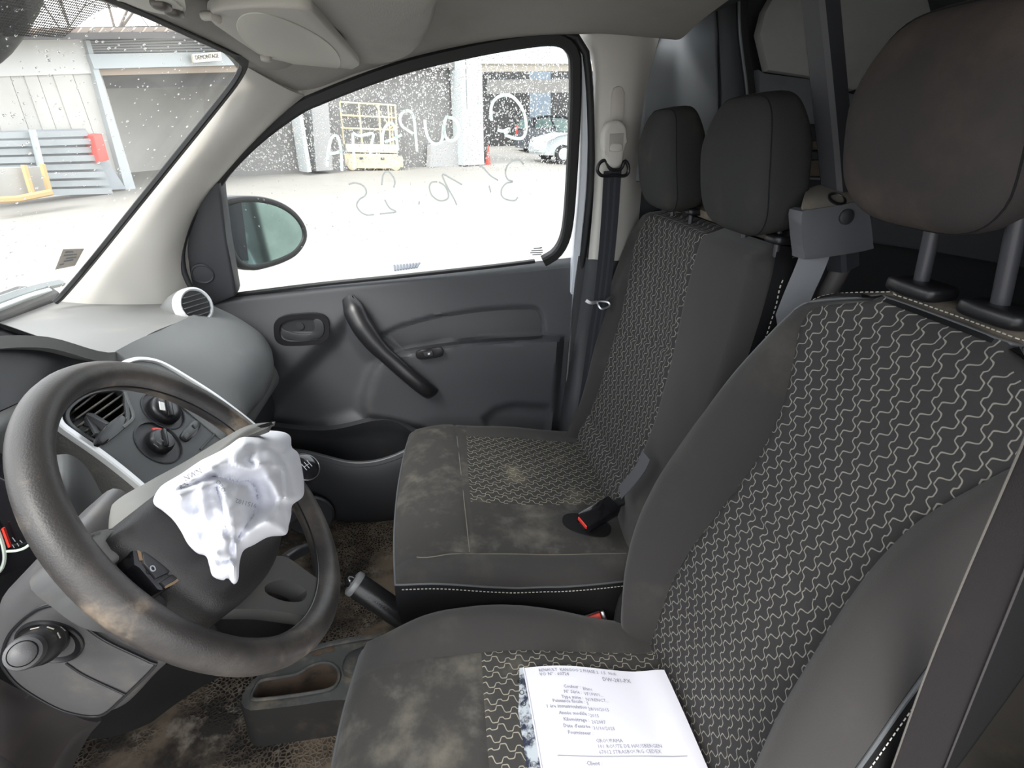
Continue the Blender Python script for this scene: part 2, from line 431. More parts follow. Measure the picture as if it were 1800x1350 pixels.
_m = _n.new('ShaderNodeMath'); _m.operation = 'MULTIPLY'; _l.new(_r.outputs['Result'], _m.inputs[0]); _l.new(_r2.outputs['Result'], _m.inputs[1])
_x = _n.new('ShaderNodeMix'); _x.data_type = 'RGBA'; _x.inputs[7].default_value = (.018, .016, .015, 1); _l.new(_b.inputs['Base Color'].links[0].from_socket, _x.inputs[6]); _l.new(_m.outputs[0], _x.inputs[0]); _l.new(_x.outputs[2], _b.inputs['Base Color'])
_bp = _n.new('ShaderNodeBump'); _bp.inputs['Strength'].default_value = .7; _bp.inputs['Distance'].default_value = .004; _bp.invert = True; _l.new(_m.outputs[0], _bp.inputs['Height']); _l.new(_bp.outputs['Normal'], _b.inputs['Normal'])
fl = []
for i in range(41):
    r = []
    for j in range(41):
        x = -1.05+1.95*i/40; y = -.15+1.85*j/40
        r.append(V(x, y, FZ + .05*smooth(-.55, -.95, x) + .004*noise.noise(V(x*9, y*9, 0)) + .03*math.exp(-((y-.92)/.16)**2)))
    fl.append(r)
o = solid_grid('floor', fl, m_floor, None, .02, toward=V(0, .8, 3)); struct(o, 'dirty black floor mat caked with brown soil')
m_firewall = M('footwell_carpet', (.020, .018, .017), .95, spec=.1, var=((.07, .05, .035), 9, .5, .75))
o = patch('wall_front', [[V(-.98, y, .50), V(-1.0, y, .3), V(-1.0, y, .05), V(-.93, y, -.2), V(-.84, y, FZ)] for y in (-.15, .5, 1.1, 1.72)], 16, 14, m_firewall, None, .02); struct(o)
# ---- windscreen
hdr = [(x_, y_) for x_, y_ in ((-.15, 0), (0.5, 0), (1.1, 0), (1.62, 0))]
def ws(y, k):   # k 0 header .. 1 base
    p = WA.lerp(WB, k); return V(p.x, y, p.z)
m_ws = glass_mat('windscreen_glass', (.97, .98, .97), .05, .035)
G = [[ws(-.15+1.70*j/12, -.02+1.06*i/8) for j in range(13)] for i in range(9)]
win2 = obj('window_2', [p for r in G for p in r], grid_faces(9, 13), m_ws); struct(win2, 'hazy windscreen with rain drops')
edge = [(160, -18), (230, 12), (300, 44), (360, 72), (405, 93), (424, 104), (428, 116), (412, 146), (370, 200), (300, 287), (230, 374), (160, 461), (112, 517), (96, 532)]
E3 = [WP(a, b, WS, .022) for a, b in edge]
sweep('windscreen_seal', E3[:6], rect(.006, .0045), m_rubber, win2, n=30, ref=WS[1])
sweep('windscreen_seal', E3[4:], rect(.006, .0105), m_rubber, win2, n=50, ref=WS[1], scale=lambda t: (1, .5+.5*smooth(0, .06, t)))
# dotted shade print around the mirror foot
m_dots = bpy.data.materials.new('dotted_shade_print'); m_dots.use_nodes = True
n_ = m_dots.node_tree.nodes; l_ = m_dots.node_tree.links; b_ = n_['Principled BSDF']; b_.inputs['Base Color'].default_value = (.02, .02, .022, 1)
tr_ = n_.new('ShaderNodeBsdfTransparent'); mx_ = n_.new('ShaderNodeMixShader'); vo_ = n_.new('ShaderNodeTexVoronoi'); vo_.voronoi_dimensions = '2D'; vo_.inputs['Scale'].default_value = 270; vo_.inputs['Randomness'].default_value = 0
tx_ = n_.new('ShaderNodeTexCoord'); gt_ = n_.new('ShaderNodeMath'); gt_.operation = 'LESS_THAN'; gt_.inputs[1].default_value = .46
l_.new(tx_.outputs['UV'], vo_.inputs['Vector']); l_.new(vo_.outputs['Distance'], gt_.inputs[0]); l_.new(gt_.outputs[0], mx_.inputs[0])
l_.new(tr_.outputs[0], mx_.inputs[1]); l_.new(b_.outputs[0], mx_.inputs[2]); l_.new(mx_.outputs[0], n_['Material Output'].inputs['Surface'])
pl = [(-30, 62), (-30, -40), (190, -40), (222, 8), (206, 14), (186, 15), (165, 24), (140, 44), (112, 66)]
_sp = [WP(a, b, WS, -.002) for a, b in pl]
obj('shade_print', _sp, [tuple(range(len(pl)))], m_dots, win2, uv=[(p.y, (p-WA).dot((WB-WA).normalized())) for p in _sp])
# small inspection sticker at the lower corner
stk = [(97, 474), (111, 438), (148, 437), (132, 467)]
S = [WP(a, b, WS, .002) for a, b in stk]
m_stick = M('sticker_paper', (.62, .56, .50), .7)
st = thing('inspection_sticker', S[0], 'small pale printed sticker in lower corner of the windscreen', 'sticker')
plate('sticker_sheet', S, WS[1]*-.001, m_stick, st)
def lerp2(Q, u, v): return Q[0].lerp(Q[3], u).lerp(Q[1].lerp(Q[2], u), v)
for k, (u0, u1, v) in enumerate(((.15, .5, .82), (.15, .75, .66), (.3, .8, .5), (.25, .7, .36), (.12, .3, .2))):
    a, b = lerp2(S, u0, v), lerp2(S, u1, v); c, d = lerp2(S, u1, v+.06), lerp2(S, u0, v+.06)
    plate('print_line', [q+WS[1]*.0012 for q in (a, b, c, d)], WS[1]*-.0005, m_ink_l, st)
# ---- A pillar trim (cream)
def PX(L): return [W(a, b, y=c) for a, b, c in L]
rows = [PX([(424, 112, 1.47), (470, 138, 1.50), (512, 160, 1.56), (548, 172, 1.63)]),
        PX([(398, 160, 1.48), (430, 185, 1.49), (462, 212, 1.55), (488, 216, 1.64)]),
        PX([(330, 246, 1.51), (366, 262, 1.51), (398, 282, 1.57), (420, 284, 1.66)]),
        PX([(250, 345, 1.53), (292, 352, 1.53), (330, 365, 1.58), (356, 362, 1.67)]),
        PX([(178, 433, 1.55), (236, 436, 1.54), (292, 440, 1.58), (332, 440, 1.68)]),
        PX([(118, 507, 1.57), (190, 500, 1.55), (272, 505, 1.59), (340, 508, 1.68)]),
        PX([(90, 545, 1.58), (180, 548, 1.56), (275, 552, 1.60), (350, 545, 1.68)])]
o = patch('trim_1', rows, 26, 40, m_cream, None, .02); struct(o, 'cream plastic windscreen pillar trim')
# ---- ceiling (headliner)
seal_top = [(455, 225), (530, 180), (620, 140), (750, 98), (850, 78), (930, 64), (1010, 60), (1170, 40)]
cols = []
xs = [-.47, -.33, -.2, 0, .2, .4, .52, .635]
zc = [1.262, 1.30, 1.335, 1.37, 1.385, 1.39, 1.39, 1.39]
def ceil_row(x, z, edge):
    return [V(x, -.08, z-.06), V(x, .1, z), V(x, .5, z+.012), V(x, .9, z+.012), V(x, 1.2, z), V(x, 1.42, z-.025), edge.lerp(V(x, 1.45, z-.05), .35), edge]
SE = [WP(a, b, GL) for a, b in seal_top]
SE[0] = V(-.47, 1.58, 1.17); SE[-1] = V(.80, 1.58, 1.33)
rows = [ceil_row(x, z, e) for x, z, e in zip(xs, zc, [V(-.47, 1.575, 1.175), V(-.33, 1.60, 1.19), V(-.2, 1.612, 1.228), V(0, 1.60, 1.285), V(.2, 1.595, 1.325), V(.40, 1.59, 1.345), V(.52, 1.585, 1.345), V(.635, 1.58, 1.342)])]
o = patch('ceiling', rows, 40, 40, m_head, None, .03); struct(o, 'grey cloth headliner over the cab')
o = patch('trim_2', [[V(-.455, y, 1.252-.008*smooth(1.2, 1.55, y)), V(-.435, y, 1.240-.012*smooth(1.2, 1.55, y)), V(-.38, y, 1.250-.03*smooth(1.2, 1.55, y)), V(-.28, y, 1.32-.06*smooth(1.2, 1.55, y))] for y in (-.1, .4, .8, 1.1, 1.3, 1.45, 1.56)], 12, 24, m_head, None, .012); struct(o, 'grey cloth header strip above the windscreen')
# ---- B pillar, passenger side
rows = [PX([(1005, 48, 1.63), (1040, 46, 1.585), (1080, 42, 1.57), (1125, 36, 1.575), (1172, 28, 1.60)]),
        PX([(1040, 110, 1.63), (1052, 108, 1.58), (1085, 105, 1.565), (1122, 104, 1.575), (1150, 100, 1.62)]),
        PX([(1043, 210, 1.64), (1054, 210, 1.59), (1085, 210, 1.575), (1112, 210, 1.585), (1134, 210, 1.64)]),
        PX([(1044, 330, 1.65), (1054, 330, 1.60), (1080, 330, 1.59), (1104, 330, 1.60), (1128, 330, 1.66)]),
        PX([(1034, 456, 1.67), (1045, 456, 1.63), (1068, 458, 1.62), (1092, 458, 1.63), (1116, 456, 1.68)])]
bp = patch('trim_3', rows, 24, 30, m_cream, None, .015); struct(bp, 'cream upper pillar trim behind the passenger door')
m_groove = M('cream_shadow_line', (.40, .38, .345), .6)
def loop_px(c, a, b, rot=0, n=28, p=2):
    out = []
    for i in range(n):
        t = 2*math.pi*i/n; x = math.copysign(abs(math.cos(t))**(2/p), math.cos(t))*a; y = math.copysign(abs(math.sin(t))**(2/p), math.sin(t))*b
        r = math.radians(rot); out.append((c[0]+x*math.cos(r)-y*math.sin(r), c[1]+x*math.sin(r)+y*math.cos(r)))
    return out
plate('adjuster_track', [W(a, b, y=1.563) for a, b in [(1075, 220), (1076, 165), (1079, 155), (1087, 151), (1095, 154), (1099, 164), (1096, 220)]], V(0, .02, 0), M('track_plastic', (.52, .49, .45), .5), bp, .004)
rows = [PX([(1030, 452, 1.69), (1042, 455, 1.65), (1070, 458, 1.63), (1092, 458, 1.64), (1122, 452, 1.70)]),
        PX([(1022, 520, 1.69), (1034, 525, 1.66), (1055, 528, 1.645), (1080, 528, 1.65), (1115, 520, 1.71)]),
        PX([(1010, 600, 1.69), (1022, 602, 1.67), (1046, 608, 1.66), (1070, 610, 1.66), (1110, 600, 1.72)]),
        PX([(990, 700, 1.69), (1005, 702, 1.64), (1030, 704, 1.62), (1055, 706, 1.62), (1100, 700, 1.72)]),
        PX([(978, 790, 1.69), (995, 795, 1.62), (1020, 800, 1.58), (1050, 800, 1.58), (1100, 795, 1.72)]),
        PX([(955, 950, 1.69), (975, 950, 1.60), (1005, 950, 1.55), (1040, 950, 1.55), (1100, 950, 1.72)])]
o = patch('trim_4', rows, 20, 34, m_door, None, .015); struct(o, 'dark grey lower pillar trim behind the passenger door')
# body-side door seal
tube('trim_5', [WP(a, b, GL, -.02) for a, b in [(955, 58), (1005, 62), (1024, 80), (1032, 110), (1038, 200), (1038, 320), (1030, 410), (1022, 470), (1006, 590), (990, 690), (978, 790), (955, 930)]], .011, m_seal, None, n=50); struct(bpy.data.objects['trim_5'], 'dark rubber seal around the passenger door opening')
tube('trim_6', [W(a, b, y=1.655) for a, b in [(545, 176), (490, 212), (430, 265), (372, 328), (338, 384), (322, 432), (322, 470), (334, 502), (352, 528), (372, 545)]], .008, m_seal, None, n=44); struct(bpy.data.objects['trim_6'], 'dark rubber seal beside the cream windscreen pillar')
# ---- cargo bay behind the seats
m_floor_c = M('cargo_floor', (.10, .09, .08), .8, var=((.16, .14, .11), 6, .5, .75))
box('floor_cargo', (1.75, .78, -.02), (1.9, 1.75, .04), m_floor_c); struct(bpy.data.objects['floor_cargo']); bpy.data.objects['floor_cargo'].name = 'floor.001'
CW = 1.62
bx = []
o = box('wall_right', (1.60, CW+.09, .70), (2.30, .02, 1.85), m_dark_in); struct(o, 'dark cargo side wall')
def wallp(name, L, d, mat, ext=.03, bev=.008): return plate(name, [W(a, b, y=CW-d) for a, b in L], V(0, ext, 0), mat, o, bev)
wallp('body_panel', [(1150, -40), (1256, -40), (1262, 60), (1266, 165), (1262, 320), (1118, 320), (1128, 190), (1136, 100), (1156, 45)], .0, m_grey_in, .05, .012)
wallp('pillar_rib', [(1258, -40), (1300, -40), (1302, 60), (1306, 110), (1322, 200), (1330, 330), (1262, 330), (1268, 165)], -.02, M('rib_paint', (.10, .105, .115), .5), .03, .01)
sweep('rubber_edge', [W(a, b, y=CW-.02) for a, b in [(1308, -40), (1304, 0), (1306, 60), (1312, 110), (1318, 160), (1322, 230)]], rect(.012, .012), m_rubber, o, n=24, ref=V(0, 1, 0))
sweep('rubber_lip', [W(a, b, y=CW-.03) for a, b in [(1302, -40), (1299, 0), (1301, 60), (1307, 110), (1313, 160), (1316, 230)]], rect(.003, .003), m_grey_in, o, n=24, ref=V(0, 1, 0))
wallp('light_panel', [(1345, 20), (1362, -10), (1380, -60), (1620, -60), (1640, 20), (1610, 120), (1500, 160), (1420, 135), (1350, 125), (1335, 60)], -.01, m_panel_lt, .03, .012)
wallp('lower_lining', [(1335, 122), (1345, 128), (1420, 138), (1500, 165), (1700, 160), (1760, 215), (1400, 218), (1335, 218)], -.02, m_grey_in, .03, .006)
for k, (a, b) in enumerate(((250, 263), (284, 310))):
    wallp('wooden_rail', [(1366, a), (1450, a-3), (1560, a+3), (1560, b+4), (1450, b), (1366, b)], -.02, M('rail_wood.%d' % k, (.16, .13, .10), .7, var=((.10, .08, .06), 12, .4, .7)), .03, .003)
wallp('rail_lip', [(1366, 265), (1560, 270), (1560, 282), (1366, 280)], -.01, m_dark_in, .02, .003)
wallp('rail_edge', [(1366, 310), (1560, 316), (1560, 320), (1366, 314)], 0, m_grey_in, .02, .001)
lo = [(1590, 395), (1640, 360), (1900, 340), (1900, 560), (1560, 480), (1500, 440)]
wallp('wheel_arch_panel', [(1480, 420), (1520, 385), (1640, 362), (1960, 330), (1960, 500), (1800, 470), (1640, 442)], .02, M('arch_paint', (.115, .12, .13), .5), .05, .01)
for a, b in ((1664, 383), (1746, 392), (1781, 386)):
    lathe('bung_hole', [(.014, 0), (.014, .004), (.009, .005)], W(a, b, y=CW-.028), (0, -1, 0), m_black, o, 16)
o2 = box('wall_rear', (2.72, .78, .70), (.03, 2.0, 1.7), m_dark_in); struct(o2)
o3 = box('ceiling_cargo', (1.70, .78, 1.52), (2.15, 1.95, .03), m_dark_in); box('roof_bow', (.68, .78, 1.46), (.06, 1.75, .12), m_dark_in, o3); struct(o3); o3.name = 'ceiling.001'
o4 = box('wall_left', (1.80, -.12, .70), (1.80, .03, 1.55), m_dark_in); struct(o4)
# driver side pillar and sill beside the camera
o = patch('trim_7', [[V(.60, -.06, z), V(.62, .04, z), V(.68, .09, z), V(.80, .10, z)] for z in (-.28, .1, .5, .9, 1.40)], 12, 16, m_door_lo, None, .02); struct(o, 'dark driver side pillar trim')
o = box('wall_left_lower', (.80, .04, .20), (.30, .16, .95), m_dark_in); o.name = 'wall_left.001'; struct(o)
o = plate('trim_9', [V(.47, 1.75, -.3), V(.47, 1.75, 1.42), V(.98, 1.75, 1.42), V(.98, 1.75, -.3)], V(0, .02, 0), m_dark_in); struct(o, 'dark body side behind the pillar trim')
tube('trim_11', [WP(a, b, GL, -.012) for a, b in ((455, 218), (500, 186), (545, 160), (600, 136), (660, 116), (740, 94), (850, 70), (960, 56), (1010, 54))], .018, m_head, None, 10, n=30); struct(bpy.data.objects['trim_11'], 'grey cloth edge of the headliner above the passenger window')
# ================================================================== PASSENGER DOOR
door = bpy.data.objects.new('door_1', None); COL.objects.link(door); door.location = (-.1, 1.72, -.25); struct(door, 'passenger door with dark grey trim panel'); door.empty_display_size = .05
DY = 1.69
armP = [(665, 634), (690, 624), (720, 617), (820, 601), (987, 594), (973, 790), (900, 800), (830, 790), (770, 762), (700, 742), (645, 733), (637, 715), (638, 695), (648, 660)]
scufP = [(845, 735), (870, 716), (905, 707), (968, 712), (967, 765), (900, 765), (855, 752)]
insP = [(668, 588), (700, 573), (760, 556), (850, 543), (930, 538), (948, 542), (955, 555), (958, 597), (900, 599), (820, 605), (760, 613), (712, 622)]
wedgeP = [(610, 560), (640, 600), (668, 634), (645, 700), (640, 735), (560, 760), (470, 770), (470, 700), (540, 630)]
NU, NV = 150, 104
def dh(px, py):
    h = 0
    h += .066*smooth(-5, 7, sdist(px, py, armP))*(1-.35*smooth(640, 760, py))
    h -= .026*smooth(-3, 9, sdist(px, py, scufP))
    h -= .012*smooth(-2, 3, sdist(px, py, insP))*(1-smooth(-9, 2, sdist(px, py, armP))*.7)
    h -= .040*smooth(-12, 26, sdist(px, py, wedgeP))
    h -= .055*smooth(625, 455, py)
    h -= .05*smooth(752, 800, py)*(1-smooth(690, 760, px))
    return h
def DW(px, py, off=0): return W(px, py, y=DY-dh(px, py)-off)
G = []
for i in range(NV):
    v = i/(NV-1); row = []
    for j in range(NU):
        u = j/(NU-1)
        tx, ty = 355+(1010-355)*u, 524+(452-524)*u
        bx_, by_ = 430+(962-430)*u, 930+(925-930)*u
        px = tx+(bx_-tx)*v; py = ty+(by_-ty)*v
        px += 10*u*math.sin(math.pi*v)*.6
        h = dh(px, py) - .020*(1-smooth(0.0, .025, v))
        row.append(W(px, py, y=DY-h))
    G.append(row)
solid_grid('door_panel', G, m_door, door, .03, ang=50)
ins = solid_grid('trim_insert', [[DW(*[(1-b)*p+b*q for p, q in zip(t0, t1)], .003) for t0, t1 in zip(*[[tuple(v)[:2] for v in spl([V(a, b_, 0) for a, b_ in L], 40)] for L in ([(686, 588), (720, 573), (780, 558), (860, 547), (930, 544), (944, 548), (950, 558)], [(712, 617), (740, 613), (780, 608), (830, 603), (890, 599), (930, 597), (952, 594)])])] for b in [k/10 for k in range(11)]], m_insert, door, .01)
# pocket at the foot of the door
rim = [(505, 792, 1.62), (540, 797, 1.60), (575, 806, 1.585), (615, 815, 1.575), (655, 814, 1.57), (695, 803, 1.57), (735, 784, 1.575), (790, 765, 1.58), (860, 775, 1.58), (960, 790, 1.59)]
R = spl(PX(rim), 40)
rowsP = [R]
for dz, dy in ((-.04, -.012), (-.12, -.018), (-.22, -.012), (-.30, .005), (-.36, .03)):
    rowsP.append([V(p.x, p.y+dy, max(p.z+dz*(.9), FZ-.02) if dz > -.35 else FZ-.03) for p in R])
Gp = [[cr1([r[j] for r in rowsP], i/11) for j in range(40)] for i in range(12)]
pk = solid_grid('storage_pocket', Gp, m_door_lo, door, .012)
sweep('pocket_rim', R, rect(.007, .010), M('pocket_rim_grey', (.075, .078, .085), .45), pk, ref=V(0, 1, 0))
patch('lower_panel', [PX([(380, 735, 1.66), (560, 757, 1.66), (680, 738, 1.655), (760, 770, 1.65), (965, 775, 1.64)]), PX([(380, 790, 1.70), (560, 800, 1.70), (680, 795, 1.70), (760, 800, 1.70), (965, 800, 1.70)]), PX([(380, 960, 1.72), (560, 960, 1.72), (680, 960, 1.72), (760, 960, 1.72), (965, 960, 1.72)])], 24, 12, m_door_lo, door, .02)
# speaker grille / round in the pocket face
lathe('speaker_grille', [(.085, 0), (.085, .006), (.078, .010), (.070, .008), (.02, .011)], W(545, 905, y=1.545), (.15, -1, .05), m_door_lo, door, 32)
# pull handle
hp = [(612, 524, 1.705), (620, 540, 1.685), (636, 572, 1.655), (662, 608, 1.622), (694, 638, 1.600), (722, 663, 1.590), (744, 681, 1.594), (759, 692, 1.622)]
def hsc(t):
    return (interp(t, [(0, .8), (.1, 1.5), (.25, 1.6), (.45, 1.15), (.8, 1.05), (.95, 1.1), (1, .7)]), interp(t, [(0, .7), (.1, 1.15), (.3, 1.1), (.5, .85), (1, .85)]))
sweep('pull_handle', PX(hp), circ(.020, 16, .032), m_black, door, n=46, ref=V(0, -1, 0), scale=hsc, ang=70)
sweep('pull_handle_inlay', [p+V(.012, -.012, .008) for p in PX(hp)[:5]], circ(.005, 8, .010), m_gloss, door, n=24, ref=V(0, -1, 0), scale=lambda t: .4+1.1*math.sin(math.pi*min(1, .15+t*.85)))
# latch lever in its oval cup
LY = DW(530, 580).y
def ly(L, o): return [W(a, b, y=LY-o) for a, b in L]
fillholes('latch_bezel', ly(loop_px((530, 580), 49, 28, -4, 40, 3.2), .008), [ly(loop_px((531, 580), 40, 20, -4, 40, 3.0), .008)], m_black, door, V(0, .014, 0))
plate('latch_cup', ly(loop_px((531, 580), 41, 21, -4, 36, 3.0), .001), V(0, .012, 0), m_door_lo, door)
lv = [(494, 575), (500, 580), (520, 586), (545, 587), (552, 578), (550, 567), (553, 561), (561, 561), (568, 568), (570, 580), (567, 590), (555, 596), (525, 598), (503, 597), (495, 590)]
plate('latch_lever', spl(ly(lv, .009), 44, True), V(0, .012, 0), M('lever_plastic', (.034, .035, .038), .4), door, .004)
lathe('latch_screw_cap', [(.013, 0), (.012, .003)], W(528, 573, y=LY-.002), (0, -1, 0), m_insert, door, 18)
# window switch
sw = plate('switch_plate', spl([W(a, b, y=1.608) for a, b in [(732, 619), (752, 614), (776, 612), (778, 626), (760, 630), (735, 632)]], 24, True), V(0, .012, 0), m_black, door, .003)
plate('switch_rocker', [W(a, b, y=1.603) for a, b in [(744, 620), (760, 617), (762, 626), (747, 628)]], V(0, .008, 0), m_insert, sw, .002)
plate('switch_light', [W(a, b, y=1.602) for a, b in [(752, 621), (756, 620), (756, 623), (752, 624)]], V(0, .004, 0), M('pale_print', (.6, .65, .65), .5), sw)
# sail panel with round cap, in the front corner of the window
SP = [(352, 330), (370, 318), (386, 322), (388, 345), (398, 420), (414, 514), (412, 522), (368, 540), (334, 512), (318, 462), (316, 425), (328, 370)]
sp = plate('sail_panel', [WP(a, b, GL, -.045) for a, b in SP], GL[1]*.05, m_door, door, .010)
lathe('tweeter_cap', [(.033, 0), (.033, .006), (.029, .010), (.026, .007), (.0, .008)], WP(357, 480, GL, -.046), -GL[1]+V(.25, 0, 0), m_door, sp, 24)
# window glass, black channel, white frame edge
GO = [(413, 518), (398, 420), (384, 325), (400, 301), (432, 266), (475, 232), (530, 193), (600, 163), (680, 134), (760, 111), (850, 91), (930, 79), (972, 77), (993, 88), (1001, 112), (999, 200), (993, 320), (987, 395), (975, 430), (955, 450), (930, 458)]
gl_out = [(400, 530), (385, 420), (372, 325), (395, 292), (470, 222), (530, 183), (600, 153), (760, 101), (850, 81), (930, 69), (980, 68), (1004, 84), (1010, 112), (1008, 200), (1000, 320), (1000, 470)]
m_gl = glass_mat('side_glass', (.98, .988, .985), .012, .3)
ga = [WP(a, b, GL, .0) for a, b in gl_out]
win = plate('window_1', ga, GL[1]*.004, m_gl); par(win, door)
CH = [(374, 334), (393, 303), (430, 263), (475, 224), (528, 187), (563, 171), (620, 148), (690, 123), (750, 106), (850, 84), (930, 71), (972, 68), (996, 76), (1009, 96), (1011, 125), (1010, 200), (1004, 320), (998, 392), (990, 425), (976, 446), (955, 459)]
sweep('glass_channel', [WP(a, b, GL, -.018) for a, b in CH], rect(.018, .016, .006), m_rubber, door, n=90, ref=GL[1])
sweep('door_frame', [WP(a, b, GL, .0) for a, b in [(1006, 68), (1014, 78), (1021, 100), (1026, 140), (1026, 220), (1022, 330), (1014, 420), (1010, 470), (1000, 560), (988, 650), (975, 760), (962, 900)]], rect(.022, .012, .004), m_white, door, n=80, ref=GL[1])
sweep('belt_wiper', [WP(a, b, GL, -.006) for a, b in [(414, 518), (560, 500), (700, 486), (850, 470), (940, 459)]], rect(.008, .005), m_rubber, door, n=20, ref=GL[1])
# chalk-pen writing on the outside of the glass (seen mirrored)
def translucent(name, c, k):
    m = M(name, c, .8); n = m.node_tree.nodes; l = m.node_tree.links
    t = n.new('ShaderNodeBsdfTranslucent'); t.inputs['Color'].default_value = (*c, 1); x = n.new('ShaderNodeMixShader'); x.inputs[0].default_value = k
    l.new(n['Principled BSDF'].outputs[0], x.inputs[1]); l.new(t.outputs[0], x.inputs[2]); l.new(x.outputs[0], n['Material Output'].inputs['Surface']); return m
m_chalk = translucent('chalk_pen', (.86, .91, .88), .92); m_chalk2 = translucent('chalk_pen_thin', (.60, .61, .60), .92)
def zz(L): return [(500+a*520/1800, 120+b*390/1350) for a, b in L]
strokes = [
 [(1262, 320), (1256, 260), (1270, 205), (1310, 170), (1370, 165), (1420, 205), (1455, 265), (1470, 330), (1468, 390), (1445, 425), (1400, 425), (1340, 405)],
 [(1296, 375), (1330, 382), (1368, 368), (1356, 388), (1338, 402)],
 [(1195, 380), (1198, 300), (1190, 225), (1170, 205), (1140, 212), (1118, 260), (1108, 300), (1125, 330), (1150, 325)], [(1125, 330), (1110, 400), (1085, 450), (1070, 468)],
 [(1000, 300), (985, 300), (972, 345), (975, 400), (995, 435), (1025, 440), (1052, 415), (1062, 375), (1050, 330), (1025, 305), (1000, 300), (985, 292)],
 [(968, 345), (962, 420), (950, 452), (920, 462), (890, 445), (870, 410), (858, 360), (855, 312)],
 [(785, 400), (748, 375), (715, 350), (703, 310), (715, 275), (745, 258), (775, 272), (790, 320), (797, 390), (803, 460), (808, 508)],
 [(715, 405), (660, 430), (610, 450)], [(600, 500), (597, 420), (610, 365), (638, 335), (662, 340), (676, 380), (684, 440), (690, 500)],
 [(520, 545), (528, 470), (540, 400), (490, 405), (450, 410), (415, 392)], [(415, 392), (418, 470), (424, 545), (425, 610)],
 [(350, 625), (347, 540), (340, 470), (325, 420), (305, 408), (285, 430), (270, 490), (262, 545), (260, 600)], [(350, 505), (310, 515), (266, 522)]]
wr = None
for k, s in enumerate(strokes):
    sweep('chalk_letter', [WP(a, b, GL, .0055) for a, b in zz(s)], rect(.0012, .0043 if k < 6 else .0039, .0005), m_chalk, win, n=max(14, len(s)*5), ref=GL[1])
thin = [
 [(1455, 585), (1430, 558), (1390, 562), (1358, 590), (1345, 635), (1358, 675), (1390, 690), (1350, 700), (1322, 735), (1322, 775), (1350, 798), (1400, 805), (1420, 785)],
 [(1300, 682), (1250, 650), (1205, 600), (1185, 600)], [(1255, 755), (1245, 715)],
 [(1080, 708), (1010, 668), (960, 645), (990, 720), (1030, 790), (1048, 832)],
 [(930, 690), (895, 695), (882, 725), (895, 770), (930, 800), (965, 806), (995, 790), (995, 755), (975, 715), (940, 692)], [(818, 828), (820, 810)],
 [(665, 725), (672, 690), (655, 650), (625, 628), (600, 650), (592, 710)], [(610, 800), (640, 850), (680, 872), (640, 880), (580, 886)],
 [(390, 706), (430, 698), (475, 712), (498, 745), (490, 775), (455, 800), (440, 835), (460, 870), (500, 892), (545, 890)]]
for s in thin:
    sweep('chalk_digit', [WP(a, b, GL, .0055) for a, b in zz(s)], rect(.001, .0022, .0004), m_chalk2, win, n=max(10, len(s)*5), ref=GL[1])
# etched maker's mark in the rear lower corner
for k, (a, b, w) in enumerate(((938, 436, 14), (934, 440, 20), (932, 443.5, 22), (936, 447, 16), (948, 435, 5))):
    plate('etched_mark', [WP(q, r, GL, -.001) for q, r in ((a, b), (a+w, b-.8), (a+w, b+.8), (a, b+1.6))], GL[1]*.0005, m_ink_l, win)
# rain drops on the glass (uncountable)
m_drop = M('rain_water', (1, 1, 1), .02); m_drop.node_tree.nodes['Principled BSDF'].inputs['Transmission Weight'].default_value = 1; m_drop.node_tree.nodes['Principled BSDF'].inputs['IOR'].default_value = 1.33
def drops(name, n, pick, pl, side, par_, rmin, rmax, axis2=None):
    vs = []; fs = []; nn = pl[1]; a = V(1, 0, 0) - nn*nn.x; a.normalize(); b = nn.cross(a)
    for _ in range(n):
        q = pick()
        if not q: continue
        c = WP(q[0], q[1], pl, side); r = rmin+(rmax-rmin)*random.random()**3; st_ = 1+random.random()*.5; o_ = len(vs)
        for (rr, hh) in ((1, 0), (.72, .42)):
            for k in range(6):
                t = k*math.pi/3; vs.append(c + (a*math.cos(t) + b*math.sin(t)*st_)*(r*rr) + nn*(math.copysign(1, side)*r*hh))
        vs.append(c+nn*(math.copysign(1, side)*r*.6))
        for k in range(6):
            k2 = (k+1) % 6; fs.append((o_+k, o_+k2, o_+6+k2, o_+6+k)); fs.append((o_+6+k, o_+6+k2, o_+12))
    d = obj(name, vs, fs, m_drop, par_, 80); d['kind'] = 'stuff'; return d
def pick_side():
    for _ in range(20):
        x, y = random.uniform(385, 1000), random.uniform(80, 300 if random.random() < .93 else 440)
        if inpoly(x, y, GO): return x, y
drops('rain_drops', 9000, pick_side, GL, .0045, win, .0007, .0023)
WSP = [(0, 0), (200, 0), (420, 110), (100, 525), (0, 550)]
def pick_ws():
    for _ in range(20):
        x, y = random.uniform(0, 420), random.uniform(0, 520)
        if inpoly(x, y, WSP): return x, y
drops('rain_drops', 420, pick_ws, WS, -.002, win2, .0012, .0034)
